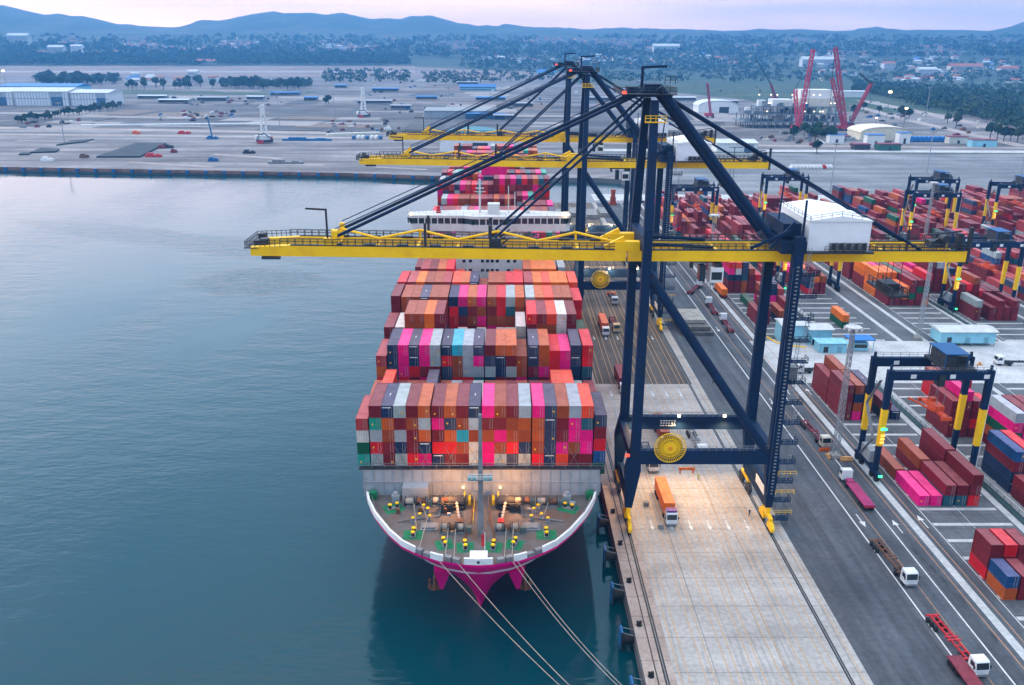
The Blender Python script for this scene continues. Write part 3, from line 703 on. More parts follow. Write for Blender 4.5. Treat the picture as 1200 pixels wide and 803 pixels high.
def hull():
    ys = [0, .03, .12, .35, .8, 1.5, 2.5, 4, 6, 8.5, 11.5, 15, 19, 24, 30, 38, 48, 60, 75, 100, 150, 200, 250, 300, 330, 345, 356, 365]
    zs = [-6, -4.5, -3.5, -2, 0, 2, 4, 6, 7.5, 9, 10.2, 11.2, 12.0, 12.45]
    vs = []
    for z in zs:
        t = max(0., min(1., (z + 4.5) / 16.5)); stem = YB + 10.2 * (1 - t)
        for sgn in (-1, 1):
            for s in ys:
                y = stem + s * ((495 - stem) / 365.); vs.append((SX + sgn * half(y, z), y, z))
    n_ = len(ys); fs = []
    for k in range(len(zs) - 1):
        for g in (0, 1):
            for i in range(n_ - 1):
                a = k * 2 * n_ + g * n_ + i; fs.append((a, a + 1, a + 2 * n_ + 1, a + 2 * n_) if g else (a + 1, a, a + 2 * n_, a + 2 * n_ + 1))
        a, b = k * 2 * n_ + n_ - 1, k * 2 * n_ + 2 * n_ - 1; fs.append((a, b, b + 2 * n_, a + 2 * n_))
    mb = MB().add(vs, fs); o = mb.build('hull', MAGENTA_H, ship, smooth=True)
    return o
hull()
OUT = [(s, interp(s, HB)) for s in (0, .12, .25, .6, 1., 1.4, 2.2, 3.3, 4.6, 6.1, 8, 10, 13, 16.2, 21.3, 25, 29.5, 40)]
def ring(sc=0.): return [(SX + h - (sc if h > sc else h), YB + s + sc * (1 if s < 3 else .3)) for s, h in OUT]
edge = ring(.35); deckpts = edge + [(SX + 25, 492), (SX - 25, 492)] + [(2 * SX - x, y) for x, y in reversed(edge)]
MB().prism(deckpts[:], DZ - .4, DZ).build('deck', DECKG, ship)
# white bulwark round the bow, open at the fairleads, and the thin grey stripe below it
def strip(name, mat, z0, z1, pick, thick=.35, off=.0):
    mb = MB(); pts = []
    o2 = [(s, h) for s, h in OUT]
    full = [(SX - h - off, YB + s) for s, h in reversed(o2)] + [(SX + h + off, YB + s) for s, h in o2[1:]]
    dense = []
    for a, b in zip(full, full[1:]):
        L = math.hypot(b[0] - a[0], b[1] - a[1]); m = max(1, int(L / .8))
        dense += [(a[0] + (b[0] - a[0]) * i / m, a[1] + (b[1] - a[1]) * i / m) for i in range(m)]
    objs = []
    for a, b in zip(dense, dense[1:]):
        mx_ = (a[0] + b[0]) / 2 - SX
        if not pick(mx_, (a[1] + b[1]) / 2):
            if mb.v: objs.append(mb.build(name, mat, ship)); mb = MB()
            continue
        d = Vector((b[0] - a[0], b[1] - a[1])); nn = Vector((-d.y, d.x)).normalized() * thick
        if nn.y < 0: nn = -nn
        mb.prism([a, b, (b[0] + nn.x, b[1] + nn.y), (a[0] + nn.x, a[1] + nn.y)], z0, z1)
    if mb.v: objs.append(mb.build(name, mat, ship))
    return objs
gap = lambda x, y: 2.9 < abs(x) < 6.5 or 8.6 < abs(x) < 11.5
strip('bulwark', WHITE, DZ + .46, DZ + 1.7, lambda x, y: not gap(x, y) and y < 154, .4)
strip('bulwark', WALLG, DZ + .3, DZ + 1.25, lambda x, y: y >= 154, .3)
rs = MB(); rp = []
for sg in (-1, 1):
    row = []
    for i in range(60):
        y = YB + 1.45 + .02 * i + .0065 * i * i; h = half(y, 10.)
        if 0 < h < 15.5: row.append((SX + sg * (h + .06), y - .06, 10.))
    rp = [*reversed(row)] if sg < 0 else rp + row
for a, b in zip(rp, rp[1:]): rs.bar(a, b, .22, .34)
rs.build('rubbing_strake', M('pale_stripe', (.50, .40, .42), .5, var=.05), ship)
for sg in (-1, 1):
    for q, x0 in enumerate((4.7, 10.05)):
        s = interp(x0, [(h, s_) for s_, h in OUT[:14]]); a = -sg * math.atan2(1, 1.2) * (.55 if q == 0 else .8)
        for k in (-.9, .9):
            MB().box(SX + sg * (x0 + k * .85), YB + s + .8 + k * (.35 if q == 0 else .7), DZ, 1.3, .9, 1.15, -a).build('fairlead', STEEL, ship)
        # anchor bolsters are below
MB().box(SX, YB + 2.2, DZ, 3.2, 2.6, 1.25).build('bow_platform', WHITE, ship)
MB().tube((SX, YB - .02, DZ + 1.05), (SX, YB + .1, DZ + 1.05), .28, 10).build('panama_lead', DARK, ship)
for sg in (-1, 1):                                            # anchor bolster and anchor on each side
    bo = MB(); x0 = SX + sg * 6.8
    bo.add([(x0 - 1.9, YB + 8.5, 8.5), (x0 + 1.9, YB + 8.5, 8.5), (x0 + 1.5, YB + 4.6, 8.), (x0 - 1.5, YB + 4.6, 8.),
            (x0 - .5 + sg * .4, YB + 9.3, 2.7), (x0 + .5 + sg * .4, YB + 9.3, 2.7), (x0 + .3 + sg * .4, YB + 7.0, 2.5), (x0 - .3 + sg * .4, YB + 7.0, 2.5)],
           [(0, 1, 2, 3), (7, 6, 5, 4), (0, 4, 5, 1), (1, 5, 6, 2), (2, 6, 7, 3), (3, 7, 4, 0)])
    bs = bo.build('anchor_bolster', MAGENTA_H, ship)
    an = MB().tube((x0 + sg * 1.6, YB + 8.6, 5.4), (x0 + sg * 1.9, YB + 8.0, 1.6), .35).bar((x0 + sg * .9, YB + 8.4, 1.9), (x0 + sg * 2.9, YB + 8.4, 1.9), .8, .6).bar((x0 + sg * 1, YB + 8.3, 2.), (x0 + sg * 1.0, YB + 8.6, 3.6), .5).bar((x0 + sg * 2.8, YB + 8.3, 2.), (x0 + sg * 2.8, YB + 8.6, 3.6), .5)
    an.build('anchor', RUST, ship)
# breakwater wall below the foremost containers, with ribs, deck locker and side doors
bw = MB().b2(SX - 24.2, SX + 24.2, 155.6, 156.1, DZ, 18.)
for i in range(25): bw.bar((SX - 24 + 2 * i, 155.52, DZ + .4), (SX - 24 + 2 * i, 155.52, 17.6), .12, .16)
bw.bar((SX - 24.2, 155.5, 15.2), (SX + 24.2, 155.5, 15.2), .2, .16)
bw.build('breakwater', WALLG, ship)
MB().b2(SX - 24.9, SX + 24.9, 155.4, 156.5, 18.004, 18.28).build('lashing_walkway', DARK, ship)
MB().rail([(SX - 24.9, 155.5, 18.28), (SX + 24.9, 155.5, 18.28)], 1.1, 2.5, .05).build('walkway_rail', STEEL, ship)
xb = MB()
for i in range(1, 19):
    a = COLX[i]
    if i % 2: MB().bar((a - 1, 156.55, 18.3), (a + 1.2, 156.6, 22.6), .06).bar((a + 1, 156.55, 18.3), (a - 1.2, 156.6, 22.6), .06).build('lashing_bar', STEEL, ship)
MB().box(SX - 13.4, 154.2, DZ, 5.2, 2.4, 3.1).build('deck_locker', WALLG, ship)
for sg in (-1, 1):
    MB().tube((SX + sg * 22.2, 153.6, DZ + .8), (SX + sg * 22.2, 154.9, DZ + .8), .95, 14).box(SX + sg * 22.2, 154.2, DZ, 1., 1.4, .8).build('mooring_reel', GREEN, ship)
# coaming and hold sides under the containers
for k in range(1, 8): MB().b2(SX - 24.6, SX + 24.6, BY(k) + .2, BY(k) + 12.2, DZ + .01, BASE - .02 if k > 1 else BASE - .3).build('hatch_coaming', WALLG if k == 1 else STEEL, ship)
MB().b2(SX - 24.6, SX + 24.6, 279, 488, DZ + .01, BASE - .02).build('hatch_coaming', STEEL, ship)
for k in range(1, 8):                                         # lashing bridges between the bays
    lb = MB(); y = BY(k) + 13.5
    for i in range(0, 20, 2): lb.b2(COLX[i] - 1.45, COLX[i] - 1.2, y - .35, y + .35, DZ, BASE + 6)
    lb.b2(SX - 25, SX + 25, y - .6, y + .6, BASE + 2.6, BASE + 2.8).b2(SX - 25, SX + 25, y - .6, y + .6, BASE + 5.4, BASE + 5.6)
    lb.build('lashing_bridge', RUST if k == 2 else STEEL, ship)
# foredeck machinery
def winch(x, y, w_, drums, name='mooring_winch'):
    fr = MB().box(x, y, DZ, w_, 1.5, .35)
    for k in range(drums + 1): fr.box(x - w_ / 2 + w_ * k / drums, y, DZ + .3, .16, 1.5, 1.3)
    o = fr.build(name, STEEL, ship)
    for k in range(drums):
        c = x - w_ / 2 + w_ * (k + .5) / drums; m = w_ / drums * .36
        MB().tube((c - m, y, DZ + 1.15), (c + m, y, DZ + 1.15), .62, 12).build('rope_drum', ROPE if k % 2 == 0 else RUST, o)
        for e in (c - m - .1, c + m): MB().tube((e, y, DZ + 1.15), (e + .1, y, DZ + 1.15), 1.05, 16).build('drum_flange', DARK, o)
    MB().box(x + w_ / 2 + .7, y, DZ, 1., 1.1, 1.2).build('winch_motor', M('green_grey_motor', (.10, .14, .13), .6), o)
for sg in (-1, 1):
    winch(SX + sg * 13.2, 151.3, 4.6, 2); winch(SX + sg * 8.2, 151.6, 3.4, 2)
    winch(SX + sg * 5.2, 141.6, 4.6, 3)
    wl = MB().box(SX + sg * 5., 150.8, DZ, 3.2, 2.6, .6).tube((SX + sg * 3.4, 151, DZ + 1.3), (SX + sg * 6.6, 151, DZ + 1.3), 1.15, 14).box(SX + sg * 3.2, 151, DZ, .3, 2.2, 2.)
    wo = wl.build('windlass', DARK, ship)
    MB().box(SX + sg * 3.4, 152.2, DZ + .6, .25, 2.2, 1.6).build('brake_handle', YEL, wo)
    ch = MB(); a, b = Vector((SX + sg * 5.2, 152, DZ + 2.0)), Vector((SX + sg * 4.0, 144.6, DZ + .35)); m = 18
    for i in range(m):
        p = a.lerp(b, i / m); q = a.lerp(b, (i + 1.15) / m)
        if i % 2: ch.bar(p, q, .5, .16)
        else: ch.bar(p, q, .16, .5)
    ch.build('anchor_chain', M('chalky_chain', (.52, .43, .36), .8, var=.2, scale=2), ship)
    MB().box(SX + sg * 4.0, 144.4, DZ, 1.2, 1.5, .9).build('chain_stopper', REDP if sg > 0 else RUST, ship)
    MB().tube((SX + sg * 4.2, 143.4, DZ), (SX + sg * 4.2, 143.4, DZ + .5), .8, 12).build('hawse_pipe', STEEL, ship)
    MB().box(SX + sg * 2.4, 152.6, DZ, .5, 2., 1.2).build('ventilator', YEL, ship)
    for dx, dy in ((10.5, 148.5), (11.9, 146.4), (13.1, 144.9), (9.9, 145.7), (11.4, 149.8)):
        MB().box(SX + sg * dx, dy, DZ, .8, .7, .35).tube((SX + sg * dx, dy, DZ + .3), (SX + sg * dx, dy, DZ + 1.1), .3, 10).build('roller_pedestal', STEEL, ship)
        MB().tube((SX + sg * dx, dy, DZ + 1.08), (SX + sg * dx, dy, DZ + 1.24), .33, 10).build('roller_cap', YEL, ship)
for x, y, a in ((-17.5, 150.3, .45), (-12.6, 140.6, 0), (-6.5, 137.2, .3), (-2.6, 136.3, .1), (2.6, 136.3, -.1), (6.5, 137.2, -.3), (12.6, 140.6, 0), (17.5, 150.3, -.45)):
    big = abs(x) > 10
    mo = MB().box(SX + x, y, DZ + .004, 3.8 if big else 3.2, 3.3, .03, a).build('deck_mat', GREEN, ship)
    bo = MB().box(SX + x, y, DZ + .03, .9 if abs(x) < 15 else 2.6, 2.4 if abs(x) < 15 else .8, .25, a)
    bs = bo.build('bollard_base', STEEL, mo)
    for k in (-.75, .75):
        px, py = (SX + x - math.sin(a) * k, y + math.cos(a) * k) if abs(x) < 15 else (SX + x + math.cos(a) * k, y + math.sin(a) * k)
        MB().tube((px, py, DZ + .25), (px, py, DZ + 1.0), .33, 10).build('bollard', DARK, mo); MB().tube((px, py, DZ + .98), (px, py, DZ + 1.2), .38, 10).build('bollard_cap', YEL, mo)
for a, b in (((-13.5, 150.6), (-12, 141)), ((-12.2, 150.6), (-10.2, 145)), ((13.5, 150.6), (12, 145)), ((12.2, 150.6), (11.4, 149)), ((-6, 141), (-6, 131.2)), ((-4.6, 141), (-4.4, 130.8)), ((5, 141), (4.6, 130.8)), ((6.3, 141), (6, 131.3)), ((-10.2, 145), (-11, 134))):
    MB().tube((SX + a[0], a[1], DZ + 1.3), (SX + b[0], b[1], DZ + .7), .07, 6).build('deck_rope', ROPE, ship)
# deck clutter: pipes, vents, hatches, inner rail
cr = random.Random(4)
for sg in (-1, 1):
    MB().path([(SX + sg * 1.6, 154.9, DZ + .5), (SX + sg * 1.8, 146, DZ + .35), (SX + sg * 3., 138, DZ + .35)], .14, 6).build('deck_pipe', RUST, ship)
    MB().path([(SX + sg * 7.6, 154.9, DZ + .4), (SX + sg * 8.2, 147, DZ + .3), (SX + sg * 16., 145, DZ + .3)], .12, 6).build('deck_pipe', STEEL, ship)
    MB().box(SX + sg * 9.8, 143.2, DZ, 3.4, 2.6, .25).box(SX + sg * 9.8, 143.2, DZ + .25, 2.6, 1.9, .3).build('store_hatch', STEEL, ship)
    MB().box(SX + sg * 17.4, 153.4, DZ, 1.6, 1.2, 1.4).tube((SX + sg * 17.4, 153.4, DZ + 1.4), (SX + sg * 17.4, 153.4, DZ + 2.), .5, 10).build('vent_head', WALLG, ship)
    MB().rail([(SX + sg * (half(y, 12) - 1.0), y, DZ) for y in (138, 142, 146, 150, 154)], 1.05, 1.6, .06).build('inner_rail', STEEL, ship)
    MB().rail([(SX + sg * 1.4, 144, DZ), (SX + sg * 1.4, 154, DZ)], 1.05, 1.6, .05).build('inner_rail', YEL if sg < 0 else STEEL, ship)
    for k in range(6): MB().box(SX + sg * cr.uniform(2, 20), cr.uniform(147, 154.6), DZ, cr.uniform(.4, 1.2), cr.uniform(.4, 1.), cr.uniform(.4, 1.3)).build('deck_box', cr.choice((STEEL, DARK, RUST, WALLG, YEL)), ship)
    MB().bar((SX + sg * 5.2, 149., DZ + 1.7), (SX + sg * 8.4, 149., DZ + 1.7), .25).box(SX + sg * 6.4, 149.2, DZ, 1.4, 1., 1.6).box(SX + sg * 7.6, 149.2, DZ, .5, 1.6, 1.9).build('gear_case', DARK, ship)
MB().box(SX - 1., 153.4, DZ, 1.6, 1.3, 2.0).build('deck_store', STEEL, ship)
# foremast with lamp platform
ms = MB().bar((SX + .2, 140.5, DZ), (SX + .2, 140.5, 37), 1.1, 1.1, .6, .6).bar((SX + .2, 143.5, DZ), (SX + .2, 140.9, 24), .4)
ms.box(SX + .2, 140, 24.4, 4.4, 2.2, .2); mso = ms.build('foremast', STEEL, ship)
MB().rail([(SX - 2, 139, 24.6), (SX + 2.4, 139, 24.6)], 1.1, 1, .05).build('mast_rail', WHITE, mso)
for dx in (-1.8, -.9, 1.2, 2.1): MB().box(SX + dx, 138.8, 24.6, .5, .5, .6).build('floodlight', M('teal_lamp_box', (.15, .35, .33), .5), mso)
MB().tube((SX + 1.1, YB + 3.4, DZ), (SX + 1.1, YB + 3.4, DZ + 5.), .07, 8).build('flagstaff', WHITE, ship)
MB().bar((SX + .75, YB + 3.4, DZ + 2.2), (SX + .75, YB + 3.4, DZ + 4.7), .6, .08).build('flag', REDP, ship)
for sg in (-1, 1):                                            # warm deck lamps at the wall
    MB().box(SX + sg * 3.8, 155.2, 13.9, .45, .3, .3).build('deck_lamp', LAMPW, ship)
    lamp('deck_lamp_light', (SX + sg * 6.4, 149.6, 16.2), (1., .38, .07), 1150, .3)
lamp('deck_lamp_light', (SX, 146, 24.8), (1., .6, .3), 700, .5)
# bridge house
SHIPW = M('ship_white', (.56, .555, .545), .5, var=.08, scale=.3, col2=(.46, .44, .41))
b = MB().b2(SX - 10.5, SX + 10.5, 263, 275, DZ, 44.6); b.b2(SX - 24, SX + 24, 263, 275, DZ, 22); house = b.build('accommodation_block', SHIPW, ship)
for z in (22.5, 25.5, 28.5, 31.5, 34.5, 37.5, 40.5):
    for x in (-8, -6, -2.2, -.6, .9, 2.5, 6, 8):
        MB().b2(SX + x - .5, SX + x + .5, 262.93, 263.06, z, z + .9).build('cabin_window', GLASS, house)
for sg in (-1, 1):
    st = MB()
    for k in range(7): st.bar((SX + sg * 11.2, 264.2, 22 + 3 * k), (SX + sg * 14.2, 264.2, 25 + 3 * k), .8, .15) if k % 2 else st.bar((SX + sg * 14.2, 264.2, 22 + 3 * k), (SX + sg * 11.2, 264.2, 25 + 3 * k), .8, .15); st.b2(*sorted((SX + sg * 10.5, SX + sg * 15)), 263.4, 267, 24.9 + 3 * k, 25.05 + 3 * k).rail([(SX + sg * 10.6, 263.5, 25.05 + 3 * k), (SX + sg * 15, 263.5, 25.05 + 3 * k)], 1., 1.5, .05)
    st.build('outside_stair', STEEL, ship)
    MB().b2(*sorted((SX + sg * 20, SX + sg * 21.2)), 265, 268, 22, 44.6).bar((SX + sg * 10.6, 266, 40), (SX + sg * 13, 266, 44.4), .4, 1.).build('wing_support', SHIPW, ship)
wp = [(-25.3, 266), (-25.3, 264), (-24, 262.4), (-8, 262.4), (-5, 260.6), (5, 260.6), (8, 262.4), (24, 262.4), (25.3, 264), (25.3, 266)]
def off(k, dy=0): return [(SX + x * k, y + dy) for x, y in wp]
MB().prism(off(.995) + [(SX + 24.8, 268.5), (SX + 10, 271.5), (SX - 10, 271.5), (SX - 24.8, 268.5)], 44.62, 46.9).build('bridge_lower_wall', SHIPW, ship)
cab = MB().prism([(SX + x * .985, y + .3) for x, y in wp] + [(SX + 24.4, 268), (SX + 10, 271), (SX - 10, 271), (SX - 24.4, 268)], 46.9, 48.7).build('bridge_windows', GLASS, ship)
fr = MB()
for (xa, ya), (xb_, yb) in zip(wp, wp[1:]):
    L = math.hypot(xb_ - xa, yb - ya); m = max(1, int(L / 1.9))
    for i in range(m + 1): fr.bar((SX + xa + (xb_ - xa) * i / m, ya + (yb - ya) * i / m + .15, 46.9), (SX + xa + (xb_ - xa) * i / m, ya + (yb - ya) * i / m + .15, 48.7), .32)
fr.build('window_post', SHIPW, cab)
MB().prism(off(1.005) + [(SX + 25, 269), (SX + 10, 272), (SX - 10, 272), (SX - 25, 269)], 48.7, 49.5).build('bridge_roof', SHIPW, ship)
MB().rail([(SX + x, y + .5, 49.5) for x, y in wp], 1.1, 2., .05).build('roof_rail', SHIPW, ship)
MB().b2(SX - .5, SX + 3.2, 265, 268.5, 49.5, 52.6).build('monkey_island_box', SHIPW, ship)
mm_ = MB().tube((SX - 3, 268, 49.5), (SX - 3, 268, 60), .3).bar((SX - 4.8, 268, 56), (SX - 1.2, 268, 56), .2).bar((SX - 4.2, 268, 58.4), (SX - 1.8, 268, 58.4), .18).tube((SX + 6, 267, 49.5), (SX + 6, 267, 58), .15).tube((SX + 8, 268, 49.5), (SX + 8, 268, 56), .12).box(SX - 3, 267.4, 57, 2.6, .3, .35)
mm_.build('radar_mast', SHIPW, ship)
for x in (-16, 12): MB().box(SX + x, 267, 49.5, 1.4, 1.4, .8).box(SX + x, 267, 50.3, 1., 1., 1.3).build('antenna_dome', REDP if x < 0 else SHIPW, ship)
for sg in (-1, 1):
    MB().box(SX + sg * 24.2, 263.4, 49.5, .7, .5, .6).build('wing_lamp', LAMPW, ship)
lamp('wing_lamp_light', (SX + 24, 262, 50.3), (1, .6, .25), 250, .3)
MB().b2(SX - 6, SX + 6, 404, 411, 18, 46).build('funnel', MAGENTA_H, ship)

# mooring lines from the bow to bollards ahead along the quay
def catenary(a, b, sag, n_=14): return [Vector(a).lerp(Vector(b), i / n_) - Vector((0, 0, sag * 4 * (i / n_) * (1 - i / n_))) for i in range(n_ + 1)]
for a, b, lab in (((SX - 7., 131., DZ + .6), (25., 93.4, .6), 'pale mooring line from the left bow lead, leftmost of four'), ((SX - 3.6, 130.3, DZ + .6), (25.2, 93.8, .6), 'pale mooring line crossing before the magenta stem, second of four from the left'),
                  ((SX + 6.1, 130.9, DZ + .6), (24.9, 104.3, .6), 'pale mooring line just right of the right anchor, third of four from the left'), ((SX + 6.9, 131.2, DZ + .6), (25.2, 104.9, .6), 'pale mooring line nearest the quay, rightmost of four')):
    tag(MB().path(catenary(a, b, 2.2), .065).build('mooring_line', ROPE), lab, 'mooring line', 'mooring lines of the big ship')
# quay furniture: fenders and bollards
proto, used = empty('quay_fender', (0, 0, 0), 'x', 'fender', 'rubber fenders along the quay edge'), [False]
MB().tube((-.05, 0, -1.6), (-2.1, 0, -1.6), .75, 14, .95).build('rubber_cone', RUBBER, proto)
MB().b2(-2.5, -2.14, -1.1, 1.1, -3.3, .5).build('fender_panel', DARK, proto)
MB().b2(-2.58, -2.5, -1.05, 1.05, -3.2, .45).b2(-2.45, -2.15, -1.05, 1.05, .5, .56).build('face_pad', BLUEF, proto)
for s in (-.8, .8): MB().tube((-2.2, s, .3), (-.02, s * 1.1, -.3), .06, 6).build('chain', STEEL, proto)
bproto, bused = empty('quay_bollard', (0, 0, 0), 'x', 'bollard', 'mooring bollards along the quay edge'), [False]
MB().tube((0, 0, .01), (0, 0, .12), .55, 14).build('base_plate', RUBBER, bproto)
MB().tube((0, 0, .12), (0, 0, .7), .3, 12, .27).bar((-.1, 0, .62), (.45, 0, .8), .5, .3).bar((.1, 0, .62), (-.5, 0, .75), .45, .25).build('horn', RUBBER, bproto)
names = ['second fender ahead of the bow, beside the open water', 'first fender ahead of the bow, beside the open water', 'fender just off the ship bow', 'fender against the bow flare', 'fender by the ship shoulder']
for i, y in enumerate((114.7, 127.7, 141., 154., 167.)):
    place(proto, used, (23.78, y, 0), 0, f'rubber fender with blue panel, {ORD[i + 1]} along the near quay from the photo bottom')
for i, y in enumerate((116.1, 129.4, 142.7, 156., 169.)):
    place(bproto, bused, (24.9, y, .01), 0, f'black mooring bollard at the quay edge, {ORD[i + 1]} from the bottom of the photo')
# ------------------------------------------------------------------ ship-to-shore gantry crane (origin on the waterside rail, mid width)
CRG = 'ship-to-shore gantry cranes along the berth'
LX, LY, GZ, PZ = 30.7, 8.75, 58.5, 15.2
def gantry():
    t = empty('gantry_crane', (0, 0, 0), 'x', 'gantry crane', CRG)
    def p(mb, name, mat, par=None, **k): return mb.build(name, mat, par or t, **k)
    for y in (-LY, LY):
        # waterside leg: slim foot, wide knee at the portal beam, then up to the girder
        mb = MB().bar((0, y, 4.6), (.5, y, PZ - 1.5), 1.5, 1.3, 3.4, 1.6, up=(0, 1, 0)).bar((.5, y, PZ - 1.5), (.9, y, PZ + 3.4), 3.4, 1.6, 2.1, 1.6, up=(0, 1, 0)).bar((.9, y, PZ + 3.4), (.9, y, 66), 2.0, 1.6, 1.7, 1.6, up=(0, 1, 0))
        p(mb, 'waterside_leg', NAVY)
        mb = MB().bar((LX, y, 4.6), (LX - .2, y, PZ - 1.5), 1.4, 1.3, 2.8, 1.6, up=(0, 1, 0)).bar((LX - .2, y, PZ - 1.5), (LX - .3, y, PZ + 3.4), 2.8, 1.6, 2.2, 1.6, up=(0, 1, 0)).bar((LX - .3, y, PZ + 3.4), (LX, y, 64.5), 2.2, 1.6, 2.0, 1.6, up=(0, 1, 0))
        p(mb, 'landside_leg', NAVY)
        pb = p(MB().b2(1.8, LX - 1.3, y - .75, y + .75, PZ, PZ + 3.2), 'portal_beam', NAVY)
        p(MB().rail([(1.8, y - .7, PZ + 3.2), (LX - 1.3, y - .7, PZ + 3.2)], 1.1, 1.6, .06), 'portal_rail', STEEL, pb)
        p(MB().tube((2., y, GZ - 2.5), (LX - 1.8, y, PZ + 2.6), .95, 12), 'diagonal_brace', NAVY)
        p(MB().bar((.9, y, 64), (1.4, math.copysign(4.6, y), 89.8), 1.8, 1.5, 1.5, 1.2, up=(0, 1, 0)), 'upper_leg', NAVY)
        p(MB().tube((2.2, math.copysign(4.4, y), 92.2), (LX - 4, math.copysign(5.2, y), 63), .78, 12), 'backstay', NAVY)
        p(MB().tube((2.6, math.copysign(3.4, y), 91.2), (57, math.copysign(4.3, y), GZ + 2.4), .3, 8), 'rear_tie_rod', NAVY)
    for x, z0, z1 in ((.4, 4.4, 6.6), (LX, 4.4, 6.6)):
        p(MB().b2(x - .75, x + .75, -LY + .7, LY - .7, z0, z1).b2(x - .5, x + .5, -6.2, 6.2, 6.6, 9.0 if x > 1 else 7.6), 'sill_beam', NAVY)
    p(MB().b2(LX - .9, LX - .76, -7.5, -1.2, 6.7, 8.6), 'sign_board', WHITE)
    for x in (.4, LX):
        p(MB().b2(x - .7, x + .7, -LY + .8, LY - .8, PZ + .4, PZ + 2.6), 'side_tie_beam', NAVY)
        p(MB().b2(x - .2, x + 1.2, -LY + .8, LY - .8, GZ + 2.5, GZ + 5.4), 'upper_tie_beam', NAVY)
    # bogies: two equaliser trucks at every corner with four wheel pairs
    for x in (0, LX):
        for y in (-LY, LY):
            mb = MB().bar((x, y - 3., 2.9), (x, y + 3., 2.9), .7, .7).b2(x - .45, x + .45, y - .6, y + .6, 3.2, 4.6)
            bo = p(mb, 'bogie', YEL)
            tk = MB()
            for yy in (y - 3, y + 3): tk.xprism([(yy - 1.7, 1.5), (yy - .8, 2.4), (yy + .8, 2.4), (yy + 1.7, 1.5), (yy + 1.6, .75), (yy - 1.6, .75)], x - .36, x + .36)
            p(tk, 'wheel_truck', YEL if y < 0 else DARK, bo)
            wh = MB()
            for yy in (-4.2, -3.4, -2.4, -1.6, 1.6, 2.4, 3.4, 4.2): wh.tube((x - .2, y + yy, .45), (x + .2, y + yy, .45), .38, 10)
            p(wh, 'wheel', DARK, bo)
    # twin box girder: landside part and the boom over the ship
    for y in (-4, 4):
        mb = MB()
        mb.b2(-2.2, 66.4, y - .75, y + .75, GZ, GZ + 2.2)
        p(mb, 'main_girder', YEL)
        bm_ = MB()
        for (xa, za, ha), (xb, zb, hb) in (((-2.6, GZ, 2.2), (-62, GZ + .75, 2.2)), ((-62, GZ + .75, 2.2), (-70, GZ + .85, 2.2)), ((-70, GZ + .85, 2.2), (-78, GZ + .95, 1.7))):
            bm_.bar((xa, y, za + ha / 2), (xb, y, zb + hb / 2), 1.5, ha, 1.5, hb)
        p(bm_, 'boom_girder', YEL)
        # walkway with rails on the outer side
        oy = y + math.copysign(.35, y)
        p(MB().b2(-1, 66, oy - .45, oy + .45, GZ + 2.22, GZ + 2.4).bar((-3, oy, GZ + 2.33), (-70, oy, GZ + 3.15), .9, .16).rail([(66, oy - .4, GZ + 2.4), (-3, oy - .4, GZ + 2.4), (-72, oy - .4, GZ + 3.2)], 1.2, 1.5, .075).rail([(66, oy + .4, GZ + 2.4), (-3, oy + .4, GZ + 2.4), (-72, oy + .4, GZ + 3.2)], 1.2, 1.5, .06), 'walkway', DARK)
        p(MB().b2(-1, 66, y - math.copysign(1.4, y) - .3, y - math.copysign(1.4, y) + .3, GZ + .2, GZ + .6), 'trolley_rail_beam', M('dull_ochre', (.42, .22, .01), .6))
        for k in range(9): p(MB().box(-8 - 6.6 * k, y, GZ + 2.35 + .08 * k, 2.2, 1.1, .35), 'cable_tray', DARK)
        # forestays
        p(MB().tube((-.2, y * .75, 91.5), (-62, y, GZ + 4.2), .34, 8).tube((-.2, y * .75, 92.2), (-61, y, GZ + 6.3), .1, 6), 'forestay', NAVY)
        p(MB().tube((.3, y * .75, 90.1), (-29, y, GZ + 4.6), .26, 8), 'inner_forestay', NAVY)
        p(MB().box(-62, y, GZ + 2.9, 2.6, 1.2, 1.6).box(-61, y, GZ + 4.5, 1., .8, 1.4), 'stay_lug', YEL)
        p(MB().box(-29, y, GZ + 2.6, 2.4, 1.2, 1.9).box(-30, y, GZ + 4.5, .7, .6, 2.6).bar((-28, y, GZ + 3), (-26, y, GZ + 4.6), .3), 'stay_bracket', DARK)
        p(MB().bar((-43, y, GZ + 2.6), (-43, y, GZ + 7.5), .5), 'stay_guide', DARK)
        p(MB().tube((.8, y, GZ + 3.4), (15, y * .9, GZ + 2.7), .34, 8), 'hinge_strut', NAVY)
        p(MB().box(-2.4, y, GZ + 2.2, 5., 1.8, 1.8).bar((-7, y, GZ + 2.6), (-3, y, GZ + 4.6), .8, .9), 'boom_hinge', YEL)
    zz = MB(); n_ = 7; L_ = 57 / n_
    for i in range(n_):
        xa, xb = -4 - L_ * i, -4 - L_ * (i + 1); za, zb = (GZ + (4.0 if i % 2 else 2.9) + .75 * i / n_), (GZ + (2.9 if i % 2 else 4.0) + .75 * (i + 1) / n_)
        zz.tube((xa, 3.6 if i % 2 else 0, za), (xb, 0 if i % 2 else 3.6, zb), .26, 8)
        zz.bar((xb, 0 if i % 2 else 3.6, zb - 1.6), (xb, 0 if i % 2 else 3.6, zb), .4)
        zz.b2(xb - .25, xb + .25, -3.3, 3.3, GZ + 1.5 + .75 * (i + 1) / n_, GZ + 2. + .75 * (i + 1) / n_)
    for x in (16, 24, 50, 58, 64): p(MB().b2(x - .3, x + .3, -3.3, 3.3, GZ + 1.4, GZ + 2.1), 'cross_beam', YEL)
    p(MB().b2(-77.8, -77, -3.3, 3.3, GZ + 1.4, GZ + 2.6), 'end_beam', YEL)
    p(zz, 'girder_bracing', YEL)
